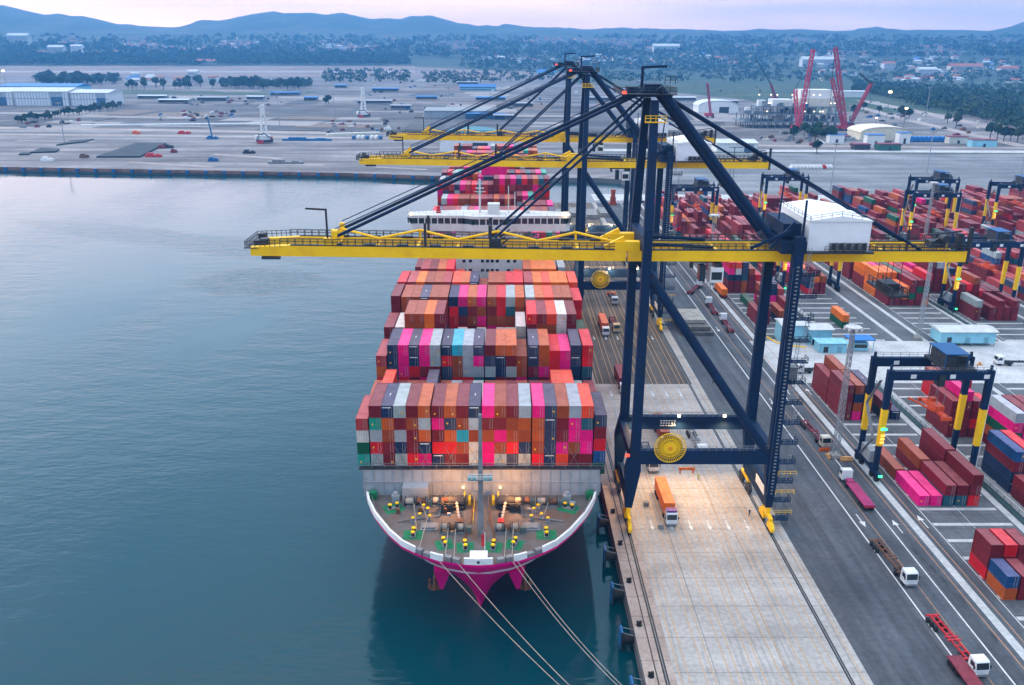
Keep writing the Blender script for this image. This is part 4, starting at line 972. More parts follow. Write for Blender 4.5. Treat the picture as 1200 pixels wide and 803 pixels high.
    tipm = MB().box(-75.6, -2.4, GZ + 2.7, 1.6, 1.6, 1.3).box(-77.2, 2.2, GZ + 2.6, 1.4, 1.6, 1.5).box(-77.4, -1, GZ + 2.6, .8, 2.4, .8).rail([(-79, -4.8, GZ + 2.6), (-79, 4.8, GZ + 2.6)], 1.3, 1., .08).rail([(-79, -4.8, GZ + 2.6), (-72, -4.8, GZ + 2.9)], 1.3, 1., .08).rail([(-79, 4.8, GZ + 2.6), (-72, 4.8, GZ + 2.9)], 1.3, 1., .08).b2(-79.2, -76.4, -4.9, 4.9, GZ + 2.45, GZ + 2.6).box(-74, -4.6, GZ + .3, 3.6, 1., .5)
    p(tipm, 'boom_tip_platform', DARK)
    p(MB().bar((-62.5, -4.2, GZ + 2.8), (-62.5, -4.2, GZ + 10.2), .35).bar((-62.3, -4.2, GZ + 10.2), (-66.5, -4.2, GZ + 10.4), .35), 'davit', DARK)
    # apex head
    ap = MB().b2(-1.6, 4.2, -5.2, 5.2, 91, 90.9).b2(-4.4, 4.6, -5.6, -5.2, 90.5, 90.9).box(1.3, 0, 90.9, 3.4, 6, 1.8).box(-2.6, -1, 91.1, 2., 3., 1.1).bar((-.5, 0, 92), (-.5, 0, 95.9), .5).bar((-.5, 0, 95.7), (4.2, 0, 95.9), .45)
    apx = p(ap, 'apex_head', NAVY)
    p(MB().b2(-5.2, 5.2, -6.2, 6.2, 90.92, 91.04).rail([(-5.2, -6.2, 91), (5.2, -6.2, 91), (5.2, 6.2, 91)], 1.2, 1.2, .07).rail([(-5.2, -6.2, 91), (-5.2, 6.2, 91)], 1.2, 1.2, .07).rail([(3.4, -3, 92.7), (5.4, -3, 92.7)], 1.4, .8, .08), 'apex_platform', DARK, apx)
    p(MB().box(-4.6, -5.6, 91.05, .7, .5, .5), 'aviation_lamp', GLOW_R, apx)
    p(MB().rail([(-.4, -6, 86), (3.6, -6, 86)], 1.1, 1., .08).b2(-.4, 3.6, -6.2, -5.4, 85.8, 86), 'leg_platform', YEL)
    # machinery house
    mh = p(MB().b2(32.8, 45., -7.6, 11.5, GZ + 2.9, GZ + 8.8), 'machinery_house', M('house_white', (.74, .75, .78), .5, var=.03, col2=(.70, .70, .72)))
    p(MB().yprism([(32.6, GZ + 8.8), (45.2, GZ + 8.8), (45.2, GZ + 8.92), (38.9, GZ + 9.9), (32.6, GZ + 8.92)], -7.8, 11.7), 'roof', M('house_roof', (.76, .77, .79), .5, var=.03), mh)
    p(MB().rail([(32.9, -7.7, GZ + 8.85), (38.9, -7.7, GZ + 9.8), (44.9, -7.7, GZ + 8.85)], 1., 2., .06).rail([(32.7, -7.7, GZ + 8.85), (32.7, 11.5, GZ + 8.85)], 1., 2.4, .06), 'roof_rail', STEEL, mh)
    for i in range(5):
        v = p(MB().b2(37.3 + 1.5 * i, 38.2 + 1.5 * i, -8.15, -7.62, GZ + 3.2, GZ + 4.5), 'cooling_vent', DARK, mh)
        p(MB().b2(37.1 + 1.5 * i, 37.28 + 1.5 * i, -8.3, -7.62, GZ + 3.0, GZ + 4.6).b2(38.22 + 1.5 * i, 38.4 + 1.5 * i, -8.3, -7.62, GZ + 3.0, GZ + 4.6), 'vent_frame', STEEL, v)
    p(MB().b2(31.6, 45.8, -8.6, 12, GZ + 2.5, GZ + 2.86).rail([(36, -8.5, GZ + 2.86), (45.6, -8.5, GZ + 2.86)], 1.1, 1.6, .06), 'house_platform', DARK)
    p(MB().b2(27.5, 32.4, -8.5, 8.5, GZ + 2.45, GZ + 4.8).bar((25.5, -7, GZ + 3.2), (30, -7, GZ + 8.5), .5).bar((22, -6, GZ + 3), (29, -8, GZ + 7), .5, .6).bar((31.5, -8, GZ + 5), (31.5, -8, GZ + 13), .35).bar((28.2, -2, GZ + 5), (30, 2, GZ + 16), .35).box(30, 0, GZ + 5.4, 3.6, 12, 2.6), 'girder_head', NAVY)
    # trolley, cab and hoist frame
    tr = p(MB().b2(10.5, 17, -3.2, 3.2, GZ - .6, GZ + 1.2).b2(15.6, 17., -5, -3.2, GZ - 3.6, GZ - .4).b2(10.6, 11.2, -4.6, -3.3, GZ - 1.4, GZ + .2), 'trolley', DARK)
    c = p(MB().b2(14.6, 17.2, -5.6, -3.2, GZ - 4.2, GZ - 1.2), 'operator_cab', WHITE, tr)
    p(MB().b2(12.4, 13.6, -5.3, -3.2, GZ - 4., GZ - .8).b2(14.8, 16.9, -5.68, -5.62, GZ - 3.6, GZ - 2.0), 'cab_glass', GLASS, tr)
    hf = MB().rail([(52, -6, 51.5), (52, 6, 51.5)], 1.5, 2., .12).rail([(55, -6, 51.5), (55, 6, 51.5)], 1.5, 2., .12).b2(51.6, 55.4, -6, 6, 51.2, 51.7).box(53.5, 0, 51.7, 3, 4, 1.4)
    for x in (52, 55):
        for y in (-2, 2): hf.bar((x, y, 52), (x, y, GZ), .1)
    p(hf, 'headblock_frame', DARK)
    p(MB().box(61.5, -1, GZ + 2.4, 3, 3, 1.3).box(65.2, -3.2, GZ + 2.4, 1.2, 1.2, 3.2).box(63.6, 2.4, GZ + 2.4, 1.6, 1.6, 2.4).bar((60, -3, GZ + 3.7), (66, 3, GZ + 4.4), .4).tube((62.4, -3.6, GZ + 4.4), (62.4, -1.6, GZ + 4.4), .8, 12).bar((58, -4, GZ + 5.4), (65, -4, GZ + 6.2), .3).bar((66.8, -4.2, GZ - .5), (66.8, -4.2, GZ + 7), .7).rail([(47.5, -5.2, GZ + 2.4), (67, -5.2, GZ + 2.4)], 1.2, 1.6, .08), 'rear_machinery', DARK)
    p(MB().bar((54, -4.5, GZ + 2.4), (54, -4.5, GZ + 7.4), .22).bar((52, -4.5, GZ + 7.3), (57, -4.5, GZ + 7.3), .2), 'service_davit', DARK)
    # stair tower beside the landside leg
    st = MB(); pl = MB(); z = 1.6; k = 0
    while z < GZ - 1:
        z2 = min(z + 4.6, GZ + 3); xa, xb = (LX + 1.6, LX + 4.6) if k % 2 == 0 else (LX + 4.6, LX + 1.6)
        xl = LX + (2.0 if k % 2 == 0 else 3.3); ld_ = MB()
        for s in (-.32, .32): ld_.bar((xl + s - .15, -LY - .5, z), (xl + s + .15, -LY - .5, z2 + 1), .08)
        for q in range(9): ld_.bar((xl - .32, -LY - .5, z + .5 * q + .3), (xl + .32, -LY - .5, z + .5 * q + .3), .06)
        for q in range(3): ld_.b2(xl - .5, xl + .5, -LY - 1.15, -LY - 1.1, z + 2.2 + q, z + 2.28 + q)
        p(ld_, 'caged_ladder', M('ladder_grey', (.26, .27, .29), .5))
        pl = MB().b2(LX + .9, LX + 4.5, -LY - .9, -LY + 1.2, z - .1, z).rail([(LX + 1, -LY - .85, z), (LX + 4.4, -LY - .85, z), (LX + 4.4, -LY + 1.2, z)], 1.1, 1.1, .06); p(pl, 'stair_landing', NAVY)
        z = z2; k += 1
    ld = MB(); z = 8.
    for s in (-.35, .35): ld.bar((LX - 1.1 + .2, -LY - 1.0 + s * 0, 8), (LX - .9, -LY - 1.0, GZ), .06)
    while z < GZ: ld.b2(LX - .15, LX + .35, -LY - .95, -LY - .8, z, z + .28); z += .8
    p(ld, 'leg_ladder', STEEL)
    p(MB().b2(LX + 1.1, LX + 3.4, -LY + 1.4, -LY + 3.6, 33, 36.5), 'lift_cabin', STEEL)
    p(MB().rail([(LX + 1, -LY - .9, 3), (LX + 5, -LY - .9, 3)], 1.1, 1.3, .05).rail([(LX + 1, -LY - .9, 8), (LX + 5, -LY - .9, 8)], 1.1, 1.3, .05).rail([(LX + 1, -LY - .9, 12.5), (LX + 5, -LY - .9, 12.5)], 1.1, 1.3, .05), 'yellow_handrail', YEL)
    # cable reel on the front portal beam
    rl = MB().tube((8, -LY - 1.5, PZ + 4.2), (8, -LY - .8, PZ + 4.2), 1.3, 20)
    for r0 in (3.35, 2.0):
        for i in range(44):
            a0, a1 = 2 * math.pi * i / 44, 2 * math.pi * (i + 1) / 44
            rl.bar((8 + r0 * math.cos(a0), -LY - 1.35, PZ + 4.2 + r0 * math.sin(a0)), (8 + r0 * math.cos(a1), -LY - 1.35, PZ + 4.2 + r0 * math.sin(a1)), .14)
    for i in range(44):
        a = 2 * math.pi * i / 44; rl.bar((8 + 1.1 * math.cos(a), -LY - 1.5, PZ + 4.2 + 1.1 * math.sin(a)), (8 + 3.35 * math.cos(a), -LY - 1.3, PZ + 4.2 + 3.35 * math.sin(a)), .12)
    reel = p(rl, 'cable_reel', YEL)
    p(MB().tube((8, -LY - 1.2, PZ + 4.2), (8, -LY - .78, PZ + 4.2), 2.7, 28), 'wound_cable', RUST, reel)
    p(MB().tube((8, -LY - 1.75, PZ + 4.2), (8, -LY - 1.5, PZ + 4.2), .5, 14), 'reel_hub', M('reel_hub_gold', (.75, .30, .01), .5), reel)
    p(MB().box(12, -LY - .9, PZ - 1.2, 3.4, .4, .5).box(10.6, -LY - .9, PZ - 2, .3, .4, .9).box(13.4, -LY - .9, PZ - 2, .3, .4, .9), 'orange_bracket', ORANGE)
    sgn = MB()
    for j in range(3):
        for i in range(6): sgn.b2(9.2 + .62 * i, 9.2 + .62 * i + rnd.uniform(.35, .5), LY - .85, LY - .77, PZ + .9 + .6 * j, PZ + 1.15 + .6 * j)
    p(sgn, 'load_lettering', WHITE)
    for x in (2.9, 13.4, 24): p(MB().box(x, LY - .95, PZ + 3.3, .55, .4, .45), 'floodlight', LAMP)
    p(MB().box(-.9, -LY - .9, PZ + 1.9, .9, .25, .6), 'red_panel', GLOW_R)
    return t
g = gantry(); gused = [False]
place(g, gused, (27.4, 172.6, .01), 0, 'nearest navy gantry crane with yellow boom reaching left across the whole ship')
place(g, gused, (27.4, 309.2, .01), 0, 'middle navy gantry crane with yellow boom, second of three from the front')
place(g, gused, (27.4, 391.5, .01), 0, 'farthest navy gantry crane with yellow boom, behind the other two')
for x, pw in ((30.3, 5200), (40.8, 5200), (51.4, 4800)): lamp('portal_flood_light', (x, 179.2, 18.2), (1., .60, .27), pw, .5, 165, (0, -.55, -1))
for y in (316, 398.5):
    for x in (31, 41, 51): lamp('portal_flood_light', (x, y - 1.5, 19), (1., .66, .36), 1800, .5)

# ------------------------------------------------------------------ rubber-tyred yard gantry
def rtg():
    t = empty('yard_gantry', (0, 0, 0), 'x', 'yard gantry', 'rubber-tyred yard gantries')
    def p(mb, name, mat, par=None): return mb.build(name, mat, par or t)
    W_, D_ = 11.75, 4.6
    for x in (-W_, W_):
        for y in (-D_, D_):
            lg = p(MB().bar((x, y, 2.8), (x, y, 28.4), 1.0, 1.0, 1.5, 1.25, up=(0, 1, 0)), 'leg', NAVY)
            p(MB().bar((x, y, 9), (x, y, 18.5), 1.2, 1.12, 1.36, 1.22, up=(0, 1, 0)), 'yellow_band', YEL, lg)
            p(MB().bar((x, y, 28.3), (x, y, 29.6), .5), 'leg_cap', NAVY, lg)
            bg_ = p(MB().b2(x - .5, x + .5, y - 2.2, y + 2.2, 1.5, 2.4), 'wheel_bogie', NAVY)
            wh = MB()
            for k in (-1.3, 1.3): wh.tube((x - .45, y + k, .8), (x + .45, y + k, .8), .8, 14)
            p(wh, 'tyre', RUBBER, bg_)
        p(MB().b2(x - .55, x + .55, -D_ - .6, D_ + .6, 2.2, 3.4), 'sill_beam', NAVY)
    for y in (-D_, D_):
        gb = p(MB().b2(-W_ - .75, W_ + .75, y - .6, y + .6, 26., 28.2), 'top_girder', NAVY)
        p(MB().rail([(-W_, y + math.copysign(.5, y), 28.2), (W_, y + math.copysign(.5, y), 28.2)], 1.1, 2., .05), 'girder_rail', STEEL, gb)
        for x in (-7.2, 2., 10): p(MB().b2(x, x + 1.3, y - .66, y - .61, 26.5, 27.5), 'number_plate', WHITE, gb)
    tr = p(MB().b2(.5, 8., -5.2, 5.2, 28.25, 28.8).b2(1., 3.8, -3.8, 3.4, 28.8, 31.6).b2(4.4, 7.6, -2, 4, 28.8, 30.8).b2(-.6, .9, -5.6, -3.2, 24.6, 27.4).rail([(.5, -5.2, 28.8), (8, -5.2, 28.8)], 1.1, 1.5, .06), 'trolley', DARK)
    p(MB().box(3.6, 0, 31.9, 5.6, 8.4, .25).bar((1, -4, 28.8), (1, -4, 31.9), .2).bar((6.2, -4, 28.8), (6.2, -4, 31.9), .2).bar((1, 4, 28.8), (1, 4, 31.9), .2).bar((6.2, 4, 28.8), (6.2, 4, 31.9), .2), 'trolley_roof', M('blue_sheet_roof', (.008, .075, .21), .45, var=.1), tr)
    sp = MB().b2(1.9, 3.2, -5.9, 5.9, 16.4, 17.0).box(2.55, -5.95, 16.1, 2.5, .5, .9).box(2.55, 5.95, 16.1, 2.5, .5, .9).box(2.55, 0, 17.0, 2.2, 5, 1.2).box(2.55, 1.6, 18.1, 1.4, 1.4, .8).bar((1.5, -2, 16.8), (-2.5, 3.5, 18.), .4)
    p(sp, 'spreader', M('spreader_orange', (.62, .075, .02), .5, var=.15))
    hr = MB()
    for x in (1.7, 3.4):
        for y in (-2, 2): hr.bar((x, y, 17.6), (x, y, 28.2), .09)
    p(hr, 'hoist_rope', STEEL)
    p(MB().b2(-W_ - .9, -W_ + .9, -2.6, 2.6, 3.42, 6.4), 'power_pack', M('grey_enclosure', (.30, .32, .33), .5))
    p(MB().bar((-W_ - 1, 2.6, 3.4), (-W_ - 1, -3, 10), .7, .15).bar((-W_ - 1., -3, 10), (-W_ - 1, 3, 17), .7, .15).bar((-W_ - 1., 3, 17), (-W_ - 1, -2.5, 25), .7, .15), 'stair', STEEL)
    p(MB().bar((W_ + .8, -D_ - .4, 3), (W_ + .8, -D_ - .4, 29.5), .14), 'cable_pipe', WHITE)
    for z in (13.2,): p(MB().box(-W_ + .3, -D_ - .7, z, 1.5, .2, .6), 'green_signal', GLOW_G)
    for z in (9.8, 10.7, 11.6): p(MB().box(-W_ + .2, -D_ - .72, z, .9, .2, .45), 'orange_signal', GLOW_O)
    p(MB().box(-W_ + .3, -D_ - 2.5, 1.6, .9, .2, .55), 'travel_lamp', GLOW_G)
    return t
r_ = rtg(); rused = [False]
for x, y, lab in ((102.4, 189.5, 'nearest blue and yellow yard gantry straddling the front container block'), (131.8, 357, 'yard gantry half hidden by the near crane machinery house'), (190.3, 327.5, 'yard gantry at the right edge behind the long pale blue shed'),
                  (102.4, 459, 'yard gantry behind the middle quay crane legs'), (223.5, 442, 'yard gantry right of the crane house, in front of its twin'), (247, 490, 'yard gantry twin standing just behind another with its roof higher'),
                  (284, 472, 'far yard gantry cut by the right edge of the photo'), (163.5, 497, 'far yard gantry seen through the near crane backstay with red spreader up')):
    place(r_, rused, (x, y, .02), 0, lab)
# lattice light masts
def mast():
    t = empty('light_mast', (0, 0, 0), 'x', 'light mast', 'lattice light masts in the terminal')
    s = MB(); H_ = 35
    for a, b in ((-1, -1), (1, -1), (1, 1), (-1, 1)): s.bar((a * .7, b * .7, 0), (a * .38, b * .38, H_), .14)
    m = 20
    for k in range(m):
        z0, z1 = H_ * k / m, H_ * (k + 1) / m; w0, w1 = .7 - .32 * k / m, .7 - .32 * (k + 1) / m
        c = [(-1, -1), (1, -1), (1, 1), (-1, 1)]
        for i in range(4):
            p_, q_ = c[i], c[(i + 1) % 4]; s.bar((p_[0] * w0, p_[1] * w0, z0), (q_[0] * w1, q_[1] * w1, z1), .09); s.bar((q_[0] * w0, q_[1] * w0, z0), (p_[0] * w1, p_[1] * w1, z1), .09)
    s.build('lattice_shaft', M('galvanised', (.34, .36, .38), .45, metal=.3), t)
    l = MB().tube((0, 0, H_), (0, 0, H_ + .25), 1.9, 16)
    for i in range(8): l.box(2. * math.cos(i * .785), 2. * math.sin(i * .785), H_ - .6, .6, .6, .55)
    l.build('lamp_ring', M('pale_lamp_ring', (.5, .5, .5), .5), t)
    MB().box(0, 0, -.01, 2.2, 2.2, .9).build('footing', M('footing_concrete', (.4, .38, .34), .8), t)
    return t
m_ = mast(); mused = [False]
for x, y, lab in ((85.4, 196.5, 'lattice light mast beside the near yard gantry with orange barriers at its foot'), (85., 340, 'lattice light mast between the truck lanes and the tall near container block'), (150., 290, 'lattice light mast left of the long pale blue shed'), (216, 428, 'lattice light mast in front of the twin yard gantries')):
    place(m_, mused, (x, y, 0.03), 0, lab)
# barriers round the first mast foot
for dx, dy, sx, sy, c, lab in ((-1.6, 3.2, 2.8, .5, ORANGE, 'orange barrier behind the near light mast'), (2.2, -1.9, 3., 1.3, M('tan_barrier', (.62, .33, .13), .7), 'tan barrier in front of the near light mast'), (-1.9, -.3, .6, 2.6, M('tan_barrier', (.62, .33, .13), .7), 'tan barrier left of the near light mast')):
    o = MB().box(85.4 + dx, 196.5 + dy, .03, sx, sy, .5).box(85.4 + dx, 196.5 + dy, .52, sx * .9, sy * .5, .45).build('road_barrier', c); tag(o, lab, 'barrier', 'barriers round the near light mast')

# ------------------------------------------------------------------ trucks
def truck(kind, cabmat, chmat, label, x, y, rz, cab=True, bed=None, group='terminal trucks'):
    """cab towards -Y; kind: skeletal chassis or flat bed; cab=False leaves a parked trailer"""
    t = empty('terminal_truck' if cab else 'parked_trailer', (x, y, .03), label, 'truck' if cab else 'trailer', group if cab else 'parked trailers', rz)
    def p(mb, name, mat, par=None): return mb.build(name, mat, par or t)
    if cab:
        c = p(MB().xprism([(-8.6, .75), (-8.75, 1.7), (-8.45, 3.05), (-8.2, 3.25), (-6.6, 3.3), (-6.5, .75)], -1.22, 1.22), 'cab', cabmat)
        p(MB().xprism([(-8.78, 1.85), (-8.5, 2.95), (-8.46, 2.95), (-8.74, 1.85)], -1.08, 1.08), 'windscreen', GLASS, c)
        for s in (-1, 1):
            p(MB().xprism([(-8.4, 1.9), (-8.2, 2.8), (-7.1, 2.8), (-7.1, 1.9)], s * 1.225 - .01, s * 1.225 + .01), 'side_window', GLASS, c)
            p(MB().box(s * 1.45, -8.55, 1.9, .22, .14, .6), 'mirror', DARK, c)
            p(MB().box(s * .9, -8.72, .85, .4, .1, .22), 'headlight', M('headlamp_glass', (.7, .7, .65), .2), c)
        p(MB().b2(-1.2, 1.2, -8.8, -8.6, .45, .78), 'bumper', STEEL, c)
        p(MB().b2(-.9, .9, -6.45, -3.2, .7, 1.), 'tractor_frame', DARK)
    ch = MB()
    if kind == 'skeletal':
        for s in (-.55, .55): ch.bar((s, -5.4, 1.25), (s, 6.6, 1.25), .22, .32)
        for k in range(8): ch.b2(-.55, .55, -5.2 + 1.6 * k, -4.95 + 1.6 * k, 1.15, 1.3)
        for k in (-5.3, -.5, 0.4, 6.4): ch.b2(-1.2, 1.2, k - .16, k + .16, 1.2, 1.42)
    else:
        ch.b2(-1.25, 1.25, -4.2 if kind == 'flat' else -5.4, 6.8, 1.2, 1.5)
        if kind == 'flat': ch.bar((0, -5.6, 1.55), (0, -4.1, 1.4), 1.5, .5)
    c2 = p(ch, 'chassis', chmat)
    wh = [(-7.6, 1.05)] if cab else []
    wh += ([(-4.4, 1.0)] if cab else []) + [(3.6, 1.0), (4.9, 1.0), (6.1, 1.0)]
    for yy, _ in wh:
        for s in (-1, 1):
            w_ = p(MB().tube((s * .72, yy, .5), (s * 1.2, yy, .5), .5, 12), 'wheel', RUBBER)
    p(MB().box(0, 6.85, .9, 2.3, .1, .3), 'tail_lamps', REDP)
    return t
WT = M('truck_white', (.70, .71, .72), .35, var=.05); PUR = M('purple_cab_roof', (.12, .04, .2), .4)
t1 = truck('skeletal', WT, REDP, 'white truck with purple roof carrying a long orange container on the quay apron', 37.0, 171.4, 0)
MB().b2(-1.15, 1.15, -8.1, -6.7, 3.31, 3.75).build('roof_fairing', PUR, t1)
trucks_load(37., 172.1, 1.5, 'o', 'on the truck with the purple roof, quay apron', CL, 0)
truck('skeletal', WT, RUST, 'white truck with bare rusty chassis, front of the two on the asphalt lane', 79.2, 149.2, R(3), bed=None)
truck('skeletal', WT, REDP, 'white truck with bare bright red chassis at the bottom edge', 79.4, 124., R(4))
truck('bed', WT, MAROONP, 'brown flat trailer cut off by the bottom edge of the photo', 77.3, 112.5, 0, cab=False)
truck('flat', WT, M('plum_trailer', (.34, .03, .12), .55, var=.15), 'white truck driving away with an empty plum-coloured flat trailer', 83.2, 176.2, R(180))
truck('skeletal', M('sand_cab', (.55, .5, .42), .4), MAROONP, 'maroon skeletal truck queueing above the near light mast', 84.2, 209.5, R(3))
truck('skeletal', WT, MAROONP, 'first of two red-brown chassis trucks queueing by the far light mast', 83.8, 302., R(178))
truck('skeletal', WT, MAROONP, 'second of two red-brown chassis trucks, farther up the same lane', 83.2, 324, R(178))
truck('skeletal', WT, MAROONP, 'red-brown chassis truck turning across the lanes', 82.0, 352, R(150))
t2 = truck('skeletal', WT, REDP, 'truck with rusty orange container passing under the middle crane', 37.2, 300, 0)
trucks_load(37.2, 300.7, 1.5, 'O', 'on the truck passing under the middle crane', CL, 0)
truck('skeletal', M('yellow_cab', (.6, .42, .2), .4), MAROONP, 'yellow-cabbed maroon chassis truck beside the laden one under the middle crane', 41.6, 304, 0)
truck('skeletal', WT, DARK, 'empty dark truck behind the others under the middle crane', 45.3, 339, 0)
truck('skeletal', WT, DARK, 'white truck crossing on the pale cross road behind the near crane leg', 103, 256.5, R(-84))
truck('skeletal', WT, DARK, 'white truck at the right edge on the pale cross road', 172, 262.8, R(-94))
t3 = truck('skeletal', WT, DARK, 'truck with orange container waiting beside the tall near block', 92.0, 347, R(180))
trucks_load(92., 346.3, 1.5, 'o', 'on the truck waiting beside the tall near block', CL, 0)
t4 = truck('skeletal', WT, MAROONP, 'truck with maroon container half hidden behind the near waterside legs', 36.6, 246, 0)
trucks_load(36.6, 246.7, 1.5, 'm', 'on the truck half hidden behind the near waterside legs', CL, 0)
t5 = truck('skeletal', WT, REDP, 'truck with red-brown container behind the near cable reel', 42.6, 208, 0)
trucks_load(42.6, 208.7, 1.5, 'r', 'on the truck behind the near cable reel', CL, 0)
truck('skeletal', WT, STEEL, 'white truck just behind the near front portal beam', 37.2, 196., 0)
truck('skeletal', WT, STEEL, 'empty grey chassis truck right of the near cable reel', 51., 204., 0)
# stacked hatch covers landside of the middle crane
for k, (x, y, sx, sy, lab) in enumerate(((70.8, 302, 11.6, 19, 'lowest grey hatch cover in the pile on the asphalt'), (70.4, 303, 10.6, 17, 'middle grey hatch cover in the pile on the asphalt'), (69.5, 305, 9.8, 14, 'topmost pale hatch cover in the pile on the asphalt'))):
    mb = MB().box(x, y, .03 + 1.5 * k, sx, sy, 1.25)
    for i in range(8): mb.box(x - sx / 2 + sx * (i + .5) / 8, y - sy / 2 - .06, .1 + 1.5 * k, .25, .14, 1.1)
    tag(mb.build('hatch_cover', M('hatch_grey' + str(k), ((.10, .10, .10), (.14, .135, .12), (.33, .31, .27))[k], .75, var=.25)), lab, 'hatch cover', 'hatch covers piled on the asphalt')
# small boxes on the apron
for x, y, lab in ((32.9, 172, 'small grey electrical box by the near crane waterside bogies, rear one'), (34.6, 162.5, 'small grey electrical box on the apron before the near crane leg')):
    tag(MB().box(x, y, .02, 1.1, .9, .9).box(x, y, .92, 1.2, 1., .08).build('cable_pit_box', STEEL), lab, 'electrical box')
# ------------------------------------------------------------------ sheds of pale blue sheet
def shed(name, x0, x1, y0, y1, h, wall, roof, label, cat, over=.6, doors=3, gable=.9, legs=False, rz=0):
    t = empty(name, ((x0 + x1) / 2, (y0 + y1) / 2, .03), label, cat); a, b = (x1 - x0) / 2, (y1 - y0) / 2; t.rotation_euler.z = rz
    z0 = 1.1 if legs else 0
    MB().b2(-a, a, -b, b, z0, h).build('wall', wall, t)
    MB().xprism([(-b - over, h + .02), (b + over, h + .02), (b + over, h + .2), (0, h + gable), (-b - over, h + .2)], -a - over, a + over).build('roof', roof, t)
    for i in range(doors):
        x = -a + 2 * a * (i + .5) / doors
        MB().b2(x - .8, x + .8, -b - .06, -b + .02, z0 + .1, z0 + 2.2).build('door' if i == 0 else 'window', M('shutter_blue', (.16, .36, .44), .6) if i else GLASS, t)
    if legs:
        for i in range(6): MB().b2(-a + 2 * a * i / 5 - .15 * (i > 0), -a + 2 * a * i / 5 + .15 * (i < 5), -b, -b + .3, 0, z0).build('stilt', STEEL, t)
    return t
shed('switch_house', 153.5, 173., 281.5, 289., 5.2, SKYBLUE, ROOFW, 'long pale blue switch house with pale roof on stilts at the cross road', 'building', legs=True)
shed('switch_house', 98.6, 107.5, 285, 292.5, 6.4, SKYBLUE, ROOFW, 'pale blue shed with yellow kerb, left of the near crane stair tower', 'building', doors=2)
shed('switch_house', 107.8, 115.6, 282.6, 289., 5.6, SKYBLUE, ROOFW, 'pale blue shed seen right behind the near crane stair tower', 'building', doors=2)
shed('store_shed', 108.5, 118., 274.5, 279.5, 3.4, SKYBLUE, M('sky_blue_roof', (.24, .52, .64), .5), 'low flat pale blue store in front of the blue sheds', 'building', doors=2, gable=.25)
def booth(x, y, label):
    t = empty('checkpoint_booth', (x, y, .03), label, 'booth', 'checkpoint booths by the cross road')
    MB().b2(-2.6, 2.6, -1.8, 1.8, .2, 2.9).build('wall', SKYBLUE, t); MB().b2(-2.2, 2.2, -1.86, -1.79, 1.2, 2.5).build('window', GLASS, t)
    MB().b2(-4.4, 4.4, -3, 3, 4.2, 4.5).build('canopy', BRIGHTBLUE, t)
    f = MB()
    for a in (-4, 4):
        for b_ in (-2.6, 2.6): f.bar((a, b_, 0), (a, b_, 4.2), .2)
    f.build('post', SKYBLUE, t); return t
booth(123.5, 278, 'small blue-roofed booth behind the near light mast'); booth(191, 279, 'blue-roofed booth at the right edge past the long switch house')
kb = MB().path([(95.5, 291, .2), (97, 285, .2), (100, 281.5, .2), (106, 280, .2)], .25, 6).build('kerb', YEL); tag(kb, 'curved yellow kerb before the left pale blue shed', 'kerb')
for x, y, lab in ((135.5, 265, 'left small tan drum on the cross road by the booth'), (139.8, 266, 'right small tan drum on the cross road by the booth'), (158, 263, 'small tan drum before the long switch house')):
    tag(MB().tube((x, y, .03), (x, y, 1.1), .55, 12, .45).box(x, y, .02, 2.2, .9, .25).build('road_drum', M('tan_barrier', (.62, .33, .13), .7)), lab, 'drum')
